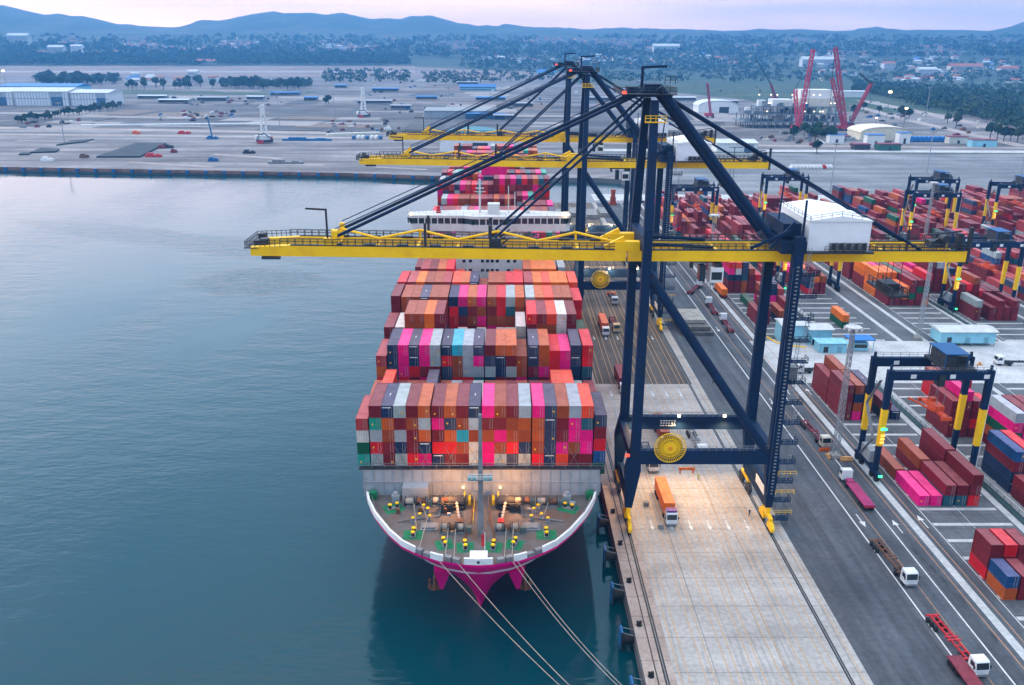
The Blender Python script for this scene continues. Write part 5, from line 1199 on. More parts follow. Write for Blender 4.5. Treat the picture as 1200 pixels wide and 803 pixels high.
# people: one continuous skinned body, vest and helmet as parts
def person(x, y, rz, vest, label, stride=.25):
    J = {'pelvis': ((0, 0, .95), .15), 'chest': ((0, -.02, 1.32), .17), 'neck': ((0, -.02, 1.5), .06), 'head': ((0, -.03, 1.62), .1), 'crown': ((0, -.02, 1.72), .085)}
    V, E_, RD = [], [], []
    idx = {}
    def j(nm, p, r, par=None):
        idx[nm] = len(V); V.append(p); RD.append(r)
        if par: E_.append((idx[par], idx[nm]))
    j('pelvis', (0, 0, .95), .15); j('chest', (0, -.02, 1.33), .17, 'pelvis'); j('neck', (0, -.02, 1.5), .06, 'chest'); j('head', (0, -.04, 1.62), .1, 'neck'); j('crown', (0, -.03, 1.71), .08, 'head')
    for s, nm in ((-1, 'l'), (1, 'r')):
        j('hip' + nm, (s * .1, 0, .88), .1, 'pelvis'); j('knee' + nm, (s * .11, -s * stride * .5 - .03, .48), .07, 'hip' + nm); j('ankle' + nm, (s * .11, -s * stride * .5 + .05, .09), .05, 'knee' + nm); j('toe' + nm, (s * .12, -s * stride * .5 - .12, .045), .04, 'ankle' + nm)
        j('sh' + nm, (s * .2, -.02, 1.42), .075, 'chest'); j('elb' + nm, (s * .27, s * stride * .3, 1.13), .05, 'sh' + nm); j('hand' + nm, (s * .27, s * stride * .6 - .08, .88), .04, 'elb' + nm)
    me = bpy.data.meshes.new('body'); me.from_pydata(V, E_, []); o = bpy.data.objects.new('tmp', me); COL.objects.link(o)
    sk = o.modifiers.new('skin', 'SKIN'); ss = o.modifiers.new('sub', 'SUBSURF'); ss.levels = 1; ss.render_levels = 1
    for i, r in enumerate(RD): me.skin_vertices[0].data[i].radius = (r, r)
    me.skin_vertices[0].data[0].use_root = True
    dg = bpy.context.evaluated_depsgraph_get(); m2 = bpy.data.meshes.new_from_object(o.evaluated_get(dg)); bpy.data.objects.remove(o)
    m2.materials.clear(); m2.materials.append(M('dark_workwear', (.03, .04, .07), .8))
    b = bpy.data.objects.new('person', m2); COL.objects.link(b); b.location = (x, y, .02); b.rotation_euler.z = rz
    tag(b, label, 'person')
    MB().tube((0, -.02, .98), (0, -.02, 1.2), .215, 12, .225).tube((0, -.02, 1.2), (0, -.02, 1.46), .225, 12, .16).build('vest', vest, b)
    MB().tube((0, -.04, 1.66), (0, -.03, 1.76), .125, 12, .09).build('helmet', WHITE, b)
    MB().box(0, -.13, 1.57, .12, .03, .1).build('face', M('skin', (.35, .2, .13), .7), b)
HV = M('hi_vis_vest', (.45, .75, .05), .6)
person(47.5, 184., R(10), HV, 'person in a lime hi-vis vest walking on the lit apron under the near crane')
person(55.4, 167.6, R(70), M('navy_vest', (.05, .09, .2), .7), 'person in dark workwear by the landside crane bogies')
person(65.6, 246.5, R(180), HV, 'person in a lime vest standing alone at the landside rail edge')
# ------------------------------------------------------------------ far side of the basin
P2 = lambda px, py: hit(px, py)[:2]
sheet('far_apron_ground', [(-1100, 810), (-420, 726.5), (-131, 699), (-54, 684), (24, 679), (75, 677), (97, 700), (97, 1010), (-1100, 1100)], .03, G_FARAPR)
sheet('far_yard_ground', [(-1400, 1110), (97, 1020), (300, 1020), (280, 1500), (-700, 1480), (-1700, 1450)], .04, ground_mat('far_yard', [(.3, (.055, .053, .055)), (.45, (.092, .088, .09)), (.6, (.13, .124, .124)), (.7, (.115, .088, .075))], .012, .1, streak=(.004, .035, 1), sc=(.62, 1.22)))
sheet('grass_verge_ground', [(-1100, 1800), (-420, 1760), (-380, 1900), (-1200, 1950)], .05, G_GRASS)
drape('bare_field_ground', -40, 486, 77.5, 90.5, G_DIRT, .5); drape('bare_field_ground', 486, 700, lambda p: 79 + (p - 486) * .04, 91, G_DIRT, .5)
sheet('plain_ground', [(-5000, 3950), (120, 3560), (200, 2350), (460, 1700), (470, 1400), (2400, 1050), (6000, 1500), (6500, 5500), (-6000, 5900)], .08, G_GRASS)
sheet('scrub_ground', [(640, 1390), (1400, 760), (3000, 900), (3000, 2000), (470, 2200)], .12, G_GRASS)
PALE = ground_mat('pale_track', [(.3, (.24, .20, .185)), (.5, (.32, .275, .255)), (.7, (.38, .335, .315))], .02, .2)
def road(name, pts, w_, mat, z):
    mb = MB()
    for a, b in zip(pts, pts[1:]):
        d = Vector((b[0] - a[0], b[1] - a[1])); nn = Vector((-d.y, d.x)).normalized() * w_ / 2
        mb.add([(a[0] - nn.x, a[1] - nn.y, z), (b[0] - nn.x, b[1] - nn.y, z), (b[0] + nn.x, b[1] + nn.y, z), (a[0] + nn.x, a[1] + nn.y, z)], [(0, 1, 2, 3)])
    o = mb.build(name, mat)
    return struct(o)
drape('runway_ground', -40, 486, 83.2, 85.4, PALE, .8, ny=2)
road('port_road', [(-900, 1000), (-420, 985), (-100, 965), (150, 935)], 16, PALE, .10)
road('port_road', [(-700, 1075), (-400, 1045), (-200, 1020)], 26, PALE, .10)
road('port_road', [(100, 930), (300, 905), (700, 890), (1000, 880)], 14, PALE, .10)
road('port_road', [P2(640, 92), P2(700, 98), P2(560, 80)], 30, PALE, .2)
road('highway_road', [P2(1010, 118), P2(1080, 132), P2(1200, 158)], 26, PALE, .2)
road('highway_road', [P2(1000, 124), P2(1060, 140), P2(1200, 172)], 18, PALE, .22)
road('channel_ground', [P2(380, 155), P2(425, 122)], 9, G_ASPH, .14)
road('channel_ground', [P2(230, 140), P2(345, 104)], 10, G_ASPH, .14)
for a, b, w_ in (((60, 177), (150, 174), 8), ((250, 181), (330, 186), 9), ((300, 192), (380, 194), 7), ((150, 190), (250, 196), 7), ((20, 165), (110, 166), 9), ((440, 196), (500, 199), 6)): road('painted_strip_ground', [P2(*a), P2(*b)], w_, PALE, .12)
road('verge_ground', [(97, 849), (400, 849), (900, 849)], 7, G_GRASS, .06)
qw = MB()
ql = [(-1000, 795), (-420, 725.5), (-131, 698), (-54, 683), (24, 678)]
for a, b in zip(ql, ql[1:]): qw.bar((a[0], a[1] - .4, -.9), (b[0], b[1] - .4, -.9), 1., 2.6)
tag(qw.build('quay_wall', M('rusty_quay_face', (.23, .13, .10), .8, var=.3, scale=.1)), 'long rust-stained quay wall across the far side of the basin', 'wall')
fb = MB().b2(-1.2, 1.2, -1.6, 0, -2.6, .3).b2(-1.1, 1.1, -1.9, -1.6, -2.6, -.4)
fo = fb.build('far_fender', BLUEF); first = True
q = 0; px = 24
while px < 512:
    p = at(px, 0, 0) if False else None
    # spaced along the wall itself
    t = q; q += 1
    x = -415 + 15.6 * t
    if x > 20: break
    y = interp(x, ql) - .9
    o = fo if first else fo.copy()
    if not first: COL.objects.link(o)
    first = False; o.location = (x, y, 0); tag(o, 'blue rubber fender on the rust-stained quay wall across the basin', 'fender', 'blue fenders along the far quay wall')
    px += 1
# gate warehouses
def hall(cx, cy, w_, d_, h, rz, label, wallm=WHITE, roofm=ROOFW, stripes=True, name='warehouse', gate=True, rise=.16):
    t = empty(name, (cx, cy, .05), label, 'warehouse', None, rz)
    MB().b2(-w_ / 2, w_ / 2, -d_ / 2, d_ / 2, 0, h).build('wall', wallm, t)
    MB().xprism([(-d_ / 2 - 1, h + .05), (d_ / 2 + 1, h + .05), (d_ / 2 + 1, h + .4), (0, h + d_ * rise * .5), (-d_ / 2 - 1, h + .4)], -w_ / 2 - 1, w_ / 2 + 1).build('roof', roofm, t)
    if stripes:
        mb = MB()
        for i in range(int(w_ / 5)): mb.b2(-w_ / 2 + 5 * i + 1., -w_ / 2 + 5 * i + 1.9, -d_ / 2 - .15, -d_ / 2, .3, h - .3)
        mb.b2(-w_ / 2, w_ / 2, -d_ / 2 - .2, -d_ / 2, h * .48, h * .53)
        mb.build('cladding_strip', M('blue_grey_cladding', (.28, .36, .45), .6), t)
    if gate:
        MB().b2(w_ * .18, w_ * .40, -d_ / 2 - .25, -d_ / 2, 0, h * .62).build('gate', M('gate_blue', (.05, .11, .20), .6), t)
        MB().b2(w_ * .17, w_ * .41, -d_ / 2 - .35, -d_ / 2, h * .62, h * .98).build('gate_header', M('gate_header', (.36, .40, .44), .6), t)
    return t
hall(-846, 1482, 96, 70, 21, 0, 'leftmost large white striped warehouse beyond the basin, cut by the photo edge'); hall(-749, 1476, 86, 66, 22, 0, 'largest white striped warehouse beyond the basin, with a dark gate'); hall(-672, 1474, 62, 56, 20, 0, 'right end white striped warehouse beyond the basin, beside the hedge')
hall(-900, 1760, 150, 60, 16, 0, 'blue-roofed hall behind the white striped warehouses', SKYBLUE, BRIGHTBLUE, False, gate=False)
hall(-60, 1265, 100, 70, 10, .0, 'wide grey flat-roofed warehouse behind the far crane booms', WALLG, M('dull_grey_roof', (.25, .27, .28), .6), False, rise=.06)
hall(-25, 1225, 54, 12, 7, 0, 'low blue-fronted annex before the wide grey warehouse', M('deep_blue_wall', (.02, .07, .14), .6), BRIGHTBLUE, False, gate=False)
hall(700, 1790, 60, 24, 11, 0, 'white hall by the right-hand highway', WHITE, ROOFW, False, gate=False)
# arched white tent hall behind the ship stern
def arch(cx, cy, w_, d_, h, label, frontm, roofm, rz=0, open_=True):
    t = empty('arched_hall', (cx, cy, .05), label, 'hall', None, rz); n_ = 14
    pts = [(w_ / 2 * math.cos(math.pi * i / n_), h * .55 + h * .45 * math.sin(math.pi * i / n_)) for i in range(n_ + 1)]
    MB().yprism([(w_ / 2 - .3, 0)] + [(x * .98, z * .99) for x, z in pts] + [(-w_ / 2 + .3, 0)], -d_ / 2, d_ / 2).build('wall', frontm, t)
    r2 = MB()
    for (x0, z0), (x1, z1) in zip(pts, pts[1:]): r2.add([(x0, -d_ / 2 - .8, z0), (x1, -d_ / 2 - .8, z1), (x1, d_ / 2 + .8, z1), (x0, d_ / 2 + .8, z0), (x0, -d_ / 2 - .8, z0 + .7), (x1, -d_ / 2 - .8, z1 + .7), (x1, d_ / 2 + .8, z1 + .7), (x0, d_ / 2 + .8, z0 + .7)],
        [(0, 1, 2, 3), (7, 6, 5, 4), (0, 4, 5, 1), (1, 5, 6, 2), (2, 6, 7, 3), (3, 7, 4, 0)])
    r2.build('roof', roofm, t)
    if open_: MB().b2(w_ * .02, w_ * .26, -d_ / 2 - .2, -d_ / 2 + .1, 0, h * .5).build('gate', GLASS, t)
arch(-31, 880, 62, 70, 17, 'white arched hall with a teal roof behind the far end of the ship', WHITE, M('teal_roof', (.02, .16, .20), .5))
arch(425, 985, 58, 40, 14, 'cream domed tent among the offices below the red cranes', M('cream_tent', (.68, .60, .46), .7), M('cream_tent', (.68, .60, .46), .7), open_=False)
arch(330, 1370, 62, 40, 18, 'white arched hall left of the red cranes', WHITE, M('cold_white_roof', (.6, .66, .7), .5))
hall(230, 870, 40, 34, 8, 0, 'pale shed past the stern hidden between the crane legs', WHITE, ROOFW, False)
# mobile harbour cranes
def harbour_crane(x, y, s, label):
    t = empty('harbour_crane', (x, y, .05), label, 'harbour crane', 'white mobile harbour cranes across the basin', .4); t.scale = (s, s, s)
    MB().b2(-8, 8, -5, 5, 1.2, 3.6).build('undercarriage', DARK, t)
    MB().b2(-5, 6, -4, 4, 3.6, 8).box(-7, 0, 4, 4, 6, 4).build('slewing_house', WHITE, t)
    tw = MB()
    for a, b in ((-1, -1), (1, -1), (1, 1), (-1, 1)): tw.bar((a * 3, b * 3, 8), (a * 1.1, b * 1.1, 36), .8)
    for k in range(6):
        z0, z1 = 8 + 4.67 * k, 8 + 4.67 * (k + 1); w0, w1 = 3 - .32 * k, 3 - .32 * (k + 1)
        tw.bar((-w0, -w0, z0), (w1, -w1, z1), .5).bar((w0, -w0, z0), (-w1, -w1, z1), .5).bar((w0, -w0, z0), (w1, w1, z1), .5)
    tw.box(0, 0, 30, 3, 3, 5).build('tower', WHITE, t)
    MB().bar((3, 0, 12), (1.6, 0, 39), 1.4, 1.2).bar((-4, 0, 36), (4, 0, 37), .9).box(0, 0, 36.5, 4, 2, 2).build('boom', WHITE, t)
    MB().box(6.5, 0, 3.6, 3, 5, 3).box(-5, -5, .4, 6, 2, 3).build('red_cabin', REDP, t)
    MB().path([(-9, -4, 2), (-6, -5, 9), (0, -4, 10), (8, -5, 3)], .5, 6).build('stay_frame', NAVY, t)
harbour_crane(-249, 913, 1.0, 'nearer white mobile harbour crane on the far apron'); harbour_crane(-196, 1240, 1.05, 'farther white mobile harbour crane behind the far apron')
# long covered stacks on the far apron
def cover(pts, h, label):
    mb = MB().prism(pts, .05, h)
    o = mb.build('covered_stack', M('dark_tarpaulin', (.022, .035, .045), .8, var=.3, scale=.08)); tag(o, label, 'cargo stack', 'dark covered cargo stacks on the far apron')
cover([P2(113, 185), P2(164, 185), P2(195, 169), P2(160, 169)], 1.5, 'largest dark covered cargo stack on the far apron')
cover([P2(36, 180), P2(66, 179), P2(70, 176), P2(48, 175)], 1.5, 'small dark cargo stack left of the largest one'); cover([P2(66, 171), P2(100, 167), P2(110, 164), P2(84, 166)], 1.2, 'narrow dark cargo stack behind the light pole')
cover([P2(22, 182), P2(34, 182), P2(36, 180), P2(26, 180)], 1.2, 'tiny dark cargo stack nearest the left edge')
hp = at(185, 172.5)
for i, (px, py, w_, m, lab) in enumerate(((180, 184, 14, REDP, 'red low-loader beside the largest dark stack'), (190, 174, 7, MAROONP, 'maroon box beside the dark stack, left one'), (198, 173.5, 8, DARK, 'dark box beside the dark stack'), (204, 179, 5, MAROONP, 'tiny maroon box on the far apron'),
    (292, 180, 11, DARK, 'dark flat load before the white harbour crane'), (216, 157, 14, REDP, 'long red bundle along the port road'), (160, 157, 8, ORANGE, 'orange loader on the port road'), (99, 185, 7, RUST, 'small brown excavator on the far apron'), (249, 163, 12, BLUEF, 'blue machine with a thin mast on the far apron'),
    (360, 165, 52, BLUEF, 'long blue pipe bundle on the far apron'), (335, 192, 30, STEEL, 'row of small grey machines on the far apron'), (250, 189, 8, BLUEF, 'blue crate on the far apron'), (56, 189, 10, WHITE, 'white van near the left quay edge'))):
    x, y = P2(px, py)
    tag(MB().box(x, y, .05, w_, 5, 2.0).box(x - w_ * .2, y, 2.05, w_ * .35, 4, 1.6).box(x + w_ * .28, y, 2.05, w_ * .2, 3, .8).build('apron_cargo', m), lab, 'cargo', 'odd cargo and machines on the far apron')
tn = MB().bar((P2(249, 163)[0], P2(249, 163)[1], 2), (P2(249, 163)[0] - 3, P2(249, 163)[1], 24), 1.2); tag(tn.build('drill_mast', BLUEF), 'thin blue mast standing on the blue apron machine', 'mast')
r2 = random.Random(5)
CARG = [RUST, STEEL, STEEL, BLUEF, WHITE, MAROONP, DARK, DARK, CREAM, WALLG]
k = 0
for (xa, xb, ya, yb, cnt) in ((185, 275, 130, 142, 34), (185, 330, 112, 124, 22), (20, 120, 137, 152, 12), (385, 470, 142, 158, 26), (420, 640, 95, 135, 60), (880, 1050, 152, 172, 46), (1000, 1190, 120, 172, 60), (640, 900, 92, 110, 26)):
    for i in range(cnt):
        px, py = r2.uniform(xa, xb), r2.uniform(ya, yb)
        if xa == 1000 and py > 100 + (px - 1000) * .33 + 38: continue
        x, y = P2(px, py); w_, d_, h = r2.uniform(2.4, 8), r2.uniform(2, 5), r2.uniform(1.4, 3.2)
        m = r2.choice(CARG)
        o = MB().box(x, y, .1, w_, d_, h, r2.uniform(-.2, .2)).box(x + w_ * .1, y, h * .98 + .1, w_ * .4, d_ * .7, h * .4).build('yard_crate', m)
        tag(o, {'rusty_brown': 'rusty brown', 'maroon_paint': 'maroon', 'grey_steel': 'grey', 'blue_paint': 'blue', 'white_paint': 'white', 'red_paint': 'red', 'dark_steel': 'dark', 'orange_paint': 'orange', 'cream_wall': 'cream', 'grey_bulkhead': 'pale grey'}[m.name] + ' cargo crate scattered on the far storage ground', 'crate',
            {'grey_bulkhead': 'pale grey'}.get(m.name, m.name.split('_')[0]) + ' crates on the far storage ground')
# paving patches, tracks and open sheds of the far storage ground
TONES = [ground_mat('patch_pale', [(.3, (.22, .20, .19)), (.6, (.30, .275, .265))], .02, .2), ground_mat('patch_brown', [(.3, (.13, .095, .075)), (.6, (.19, .145, .12))], .02, .2), ground_mat('patch_dark', [(.3, (.055, .058, .062)), (.6, (.09, .092, .095))], .02, .2)]
for i in range(90):
    px, py = r2.uniform(-20, 860), r2.uniform(94, 150)
    if px < 150 and py < 128: continue
    x, y = P2(px, py); w_, d_ = (r2.uniform(70, 300), r2.uniform(14, 40)) if i % 2 else (r2.uniform(30, 110), r2.uniform(40, 130)); a = r2.choice((-.12, -.12, -.05, .0)); z = .17 + .004 * i
    c_, s_ = math.cos(a) , math.sin(a)
    sheet('paving_patch_ground', [(x + u * w_ / 2 * c_ - v * d_ / 2 * s_, y + u * w_ / 2 * s_ + v * d_ / 2 * c_) for u, v in ((-1, -1), (1, -1), (1, 1), (-1, 1))], z, TONES[(i * 7) % 3 if i % 2 else r2.choice((0, 0, 1, 2))])
SHN = [(400, 103, 'blue'), (452, 107, 'blue'), (470, 128, 'grey'), (500, 117, 'blue'), (440, 122, 'grey'), (575, 118, 'blue'), (610, 125, 'grey'), (590, 140, 'grey'), (548, 99, 'grey'), (250, 118, 'grey'), (180, 116, 'pale'), (205, 121, 'pale'), (300, 117, 'pale'), (335, 112, 'blue'), (365, 118, 'blue'), (700, 118, 'grey'), (745, 112, 'pale'), (800, 118, 'pale'), (850, 122, 'grey')]
for i, (px, py, c_) in enumerate(SHN):
    x, y = P2(px, py); w_, d_ = r2.uniform(22, 60), r2.uniform(10, 18); t = empty('storage_shed', (x, y, .6), f'low open storage shed with a {c_} roof on the far storage ground', 'shed', f'far storage sheds with {c_} roofs')
    MB().b2(-w_ / 2, w_ / 2, d_ / 2 - .4, d_ / 2, 0, 5).b2(-w_ / 2, -w_ / 2 + .4, -d_ / 2, d_ / 2 - .4, 0, 5).b2(w_ / 2 - .4, w_ / 2, -d_ / 2, d_ / 2 - .4, 0, 5).build('wall', WALLG, t)
    MB().xprism([(-d_ / 2 - 1, 5.05), (d_ / 2 + 1, 5.05), (d_ / 2 + 1, 5.4), (0, 6.8), (-d_ / 2 - 1, 5.4)], -w_ / 2 - 1, w_ / 2 + 1).build('roof', {'blue': BRIGHTBLUE, 'grey': M('far_grey_roof', (.33, .34, .36), .6), 'pale': ROOFW}[c_], t)
# parked lorries by the arched hall
for i in range(7):
    x, y = P2(415 + i * 5.2, 163); tag(MB().box(x, y, .3, 3, 9, 3.2).box(x, y - 5.2, .3, 2.6, 1.6, 2.4).build('parked_lorry', WHITE if i % 3 else BLUEF), 'parked lorry in the row left of the arched hall', 'lorry', 'lorries parked left of the arched hall')
wl = MB().bar((*P2(383, 160), 1.6), (*P2(445, 158), 1.6), 7, 3.2); tag(wl.build('long_shed', CREAM), 'long low cream shed behind the parked lorries', 'shed')
wl = MB().bar((*P2(95, 148), 1.), (*P2(310, 146), 1.), 6, 2.); tag(wl.build('long_wall', WHITE), 'long low white wall behind the near harbour crane', 'wall')
# tug at the left quay
tg = empty('tug_boat', (-434, 717, SEA), 'blue-hulled tug with white and red deckhouse moored at the far left quay', 'tug')
MB().prism([(-14, -4), (8, -4.5), (14, 0), (8, 4.5), (-14, 4)], -.5, 4.2).build('hull', BLUEF, tg); MB().b2(-8, 3, -3, 3, 4.2, 8).box(-2, 0, 8, 5, 4.4, 3).build('deckhouse', WHITE, tg); MB().tube((-7, 0, 6), (-7, 0, 13), 1.3, 10).box(6, 0, 4.2, 3, 3, 1.6).build('funnel', REDP, tg); MB().bar((-2, 0, 11), (-2, 0, 17), .4).build('mast', DARK, tg)
# ------------------------------------------------------------------ module yard with red crawler cranes
CRED = M('crane_red', (.50, .04, .085), .5, var=.1, scale=.2)
def lattice(mb, a, b, w_, n_, r, w2=None):
    a, b = Vector(a), Vector(b); w2 = w2 or w_; d = (b - a).normalized(); x = d.cross(Vector((0, 1, 0))).normalized(); y = x.cross(d)
    c = [(-1, -1), (1, -1), (1, 1), (-1, 1)]
    P = lambda t, i, w0: a.lerp(b, t) + x * c[i % 4][0] * w0 / 2 + y * c[i % 4][1] * w0 / 2
    for i in range(4): mb.bar(P(0, i, w_), P(1, i, w2), r)
    for k in range(n_):
        t0, t1 = k / n_, (k + 1) / n_; w0, w1 = w_ + (w2 - w_) * t0, w_ + (w2 - w_) * t1
        for i in range(4): mb.bar(P(t0, i, w0), P(t1, i + 1, w1), r * .7) if k % 2 else mb.bar(P(t0, i + 1, w0), P(t1, i, w1), r * .7)
def crawler(base, tip, mast_tip, label, w_=4.2, jib=None):
    x, y = base; t = empty('crawler_crane', (x, y, .05), label, 'crawler crane', 'red crawler cranes at the module yard')
    for s in (-4, 4): MB().b2(s - 1, s + 1, -6, 6, 0, 2.2).build('track', DARK, t)
    MB().b2(-4, 4, -5, 6, 2.3, 6.5).box(-6, 2, 2.5, 4, 4, 3.5).build('slewing_house', CRED, t); MB().box(3, -5.4, 3, 2, 2, 2.6).build('cab', GLASS, t)
    b = MB(); tp = Vector(tip) - Vector((x, y, 0)); lattice(b, (0, -2, 5), tp, w_, 16, .75, w_ * .8); b.build('boom', CRED, t)
    if mast_tip: m = MB(); mt = Vector(mast_tip) - Vector((x, y, 0)); lattice(m, (0, 3, 5), mt, w_ * .8, 9, .7); m.build('derrick_mast', CRED, t); MB().tube(mt, tp, .3, 5).build('pendant', DARK, t)
    if jib: j = MB(); lattice(j, tp, Vector(jib) - Vector((x, y, 0)), 1.4, 5, .5); j.build('jib', DARK, t)
    MB().tube(tp, (tp.x + 2, tp.y, 30), .25, 5).build('hoist_rope', DARK, t)
A = lambda px, py, Y: tuple(aty(px, py, Y))
crawler(P2(935, 153), A(953, 58, 1075), A(932, 105, 1100), 'left tall red crawler crane leaning right over the module')
crawler(P2(989, 153), A(979, 56, 1040), A(975, 92, 1065), 'right tall red crawler crane with a nearly upright boom')
crawler(P2(995, 150), A(1021, 98, 1070), None, 'shorter red crawler crane leaning right with a dark jib', 3.4, A(1007, 86, 1068))
crawler(P2(908, 118), A(903, 98, 1560), None, 'small distant red crane left of the tall red cranes', 3., A(885, 68, 1560)); crawler(P2(832, 138), A(829, 98, 1230), None, 'thin red mast crane behind the near crane backstay', 2.4)
mod = empty('offshore_module', (372, 1130, .05), 'huge half-built offshore module of grey decks and white blocks under the red cranes', 'structure'); mr = random.Random(3)
MG = M('module_steel', (.16, .20, .23), .6, var=.3, scale=.05)
for z, hx, hy in ((7, 70, 26), (16, 62, 24), (25, 50, 20)): MB().b2(-hx, hx, -hy, hy, z, z + 1.2).build('deck', MG, mod)
c = MB()
for i in range(15):
    for y in (-24, 0, 22): c.bar((-66 + 9.4 * i, y, 0), (-66 + 9.4 * i, y, 25 if abs(-66 + 9.4 * i) < 50 else 16), 1.1)
c.build('column_frame', MG, mod)
for i in range(54):
    x = mr.uniform(-64, 58); z = mr.choice((8.2, 8.2, 17.2, 17.2, 26.2)); x = x * (1 if z < 20 else .7); h = mr.uniform(2.5, 7)
    MB().box(x, mr.uniform(-22, 10), z, mr.uniform(2, 9), mr.uniform(3, 9), h).build('equipment', mr.choice((MG, WHITE, STEEL, BLUEF, MG, CREAM)), mod)
MB().b2(2, 46, -16, 14, 26.2, 36).build('living_block', CREAM, mod); MB().b2(4, 44, -12, 12, 36, 46).b2(-30, -4, -10, 10, 26.2, 34).build('living_block', WHITE, mod)
for i in range(16): MB().box(mr.uniform(-55, 50), -26, mr.choice((12, 20, 30, 40)), 1.5, .6, 1.2).build('work_lamp', EM('work_lamp', (1., .85, .6), 2.), mod)
for px, py, w_, h, m, lab in ((930, 178, 0, 0, None, ''), (978, 168, 16, 9, WHITE, 'white two-storey site office with blue roof, left of the tent'), (1023, 172, 18, 12, WHITE, 'white and blue site office in front of the cream tent'), (1057, 168, 12, 11, WHITE, 'white site office right of the cream tent'), (1150, 172, 26, 7, SKYBLUE, 'green-grey site shed with dark red roof at the right'),
    (1008, 175, 16, 5, DARK, 'dark site cabin below the cream tent'), (1040, 176, 22, 6, M('green_cabin', (.03, .12, .10), .6), 'dark green cabins below the cream tent'), (1120, 168, 20, 7, CREAM, 'cream cabin beside the blue tanks'), (988, 165, 12, 5, WALLG, 'grey cabin left of the cream tent')):
    if m is None: continue
    x, y = P2(px, py); t = empty('site_office', (x, y, .05), lab, 'site office')
    MB().b2(-w_ / 2, w_ / 2, -5, 5, 0, h).build('wall', m, t); MB().b2(-w_ / 2 - .5, w_ / 2 + .5, -5.5, 5.5, h + .01, h + .7).build('roof', BRIGHTBLUE if m is WHITE else MAROONP, t); MB().b2(-1, 1.6, -5.1, -4.95, .1, h * .5).build('door', GLASS, t)
for i in range(8):
    x, y = P2(1067 + i * 5.3, 166); tag(MB().tube((x, y - 4, 3), (x, y + 4, 3), 2.7, 12).box(x, y, .05, 3, 6, 1).build('storage_tank', BRIGHTBLUE), 'bright blue horizontal tank in the row right of the cream tent', 'tank', 'blue tanks in a row')
# buildings around the middle distance
for px, py, w_, d_, h, m, rf, lab in ((228, 96, 26, 18, 26, WHITE, ROOFW, 'white square tower block beyond the warehouses'), (212, 97, 34, 16, 10, CREAM, TILE, 'low cream block left of the white tower block'), (250, 96, 24, 14, 12, WHITE, TILE, 'white block right of the white tower block'), (68, 66, 60, 30, 34, CREAM, ROOFW, 'tall pale apartment slab in the hazy town at left'), (92, 64, 44, 26, 32, WHITE, ROOFW, 'white apartment block in the hazy town, brightest at left'), (24, 53, 90, 40, 40, CREAM, ROOFW, 'long pale apartment slab near the left photo edge'), (242, 76, 70, 26, 14, CREAM, TILE, 'pink-roofed long building at the edge of the bare field'),
    (958, 78, 130, 40, 26, WHITE, ROOFW, 'long white campus block behind the red cranes'), (1040, 82, 40, 30, 22, WHITE, TILE, 'white temple-like building right of the red cranes'), (1085, 88, 60, 30, 18, WHITE, ROOFW, 'white gabled hall among the trees at right'), (1130, 84, 110, 36, 18, CREAM, TILE, 'wide red-roofed building among the trees at right'), (1180, 86, 60, 30, 16, CREAM, TILE, 'red-roofed house row near the right photo edge'), (780, 62, 120, 40, 30, WHITE, ROOFW, 'pale slab block in the town behind the far crane apex'), (640, 88, 60, 30, 10, SKYBLUE, BRIGHTBLUE, 'blue-roofed depot behind the far crane boom'), (560, 106, 80, 20, 8, SKYBLUE, BRIGHTBLUE, 'long blue-roofed depot behind the forestays')):
    x, y = P2(px, py); t = empty('town_building', (x, y, max(0, plain_z(math.hypot(x, y)))), lab, 'building')
    MB().b2(-w_ / 2, w_ / 2, -d_ / 2, d_ / 2, -3, h).build('wall', m, t); MB().xprism([(-d_ / 2 - 1, h + .05), (d_ / 2 + 1, h + .05), (0, h + d_ * .25)], -w_ / 2 - 1, w_ / 2 + 1).build('roof', rf, t)
    for fz in range(int(h / 4)):
        MB().b2(-w_ / 2 + 1, w_ / 2 - 1, -d_ / 2 - .15, -d_ / 2 + .05, 1.2 + 4 * fz, 2.8 + 4 * fz).build('window', GLASS, t)
# poles on the far lots
for px, py, h, lab in ((76, 169, 40, 'slim light pole on the far apron at left'), (973, 224, 33, 'slim light pole on the asphalt lot, left one'), (1086, 203, 33, 'slim light pole on the asphalt lot, middle one'), (1196, 205, 33, 'slim light pole on the asphalt lot by the right edge'), (328, 150, 40, 'slim light pole right of the near harbour crane'), (393, 150, 40, 'slim light pole before the farther harbour crane'), (1084, 142, 44, 'slim light pole by the highway at right'), (526, 133, 36, 'slim light pole beside the wide grey warehouse'), (972, 152, 40, 'slim light pole in front of the module')):
    x, y = P2(px, py); t = empty('light_pole', (x, y, .05), lab, 'light pole', 'slim light poles beyond the basin and on the lots')
    MB().tube((0, 0, 0), (0, 0, h), .5, 6, .3).build('shaft', M('galvanised', (.34, .36, .38), .45), t); MB().box(0, 0, h, 4, 4, .8).build('lamp_head', STEEL, t)
for px, py, Y, s, lab in ((1043, 109, 1150, 5, 'bright lit floodlight head beyond the highway'), (1062, 128, 1090, 4, 'bright lamp at the module yard edge'), (4, 84, 1500, 5, 'bright lamp at the far left above the warehouses'), (1027, 139, 1060, 3, 'lit lamp above the offices'), (909, 240, 640, .0, '')):
    if s: p = aty(px, py, Y); t = empty('flood_lamp', (p.x, p.y, 0), lab, 'lamp'); MB().tube((0, 0, 0), (0, 0, p.z), .4, 6).build('pole', STEEL, t); MB().box(0, -.5, p.z, s * .8, 1, s * .5).build('lamp_head', EM('flood_lamp_glow', (1., .72, .42), 4.), t)
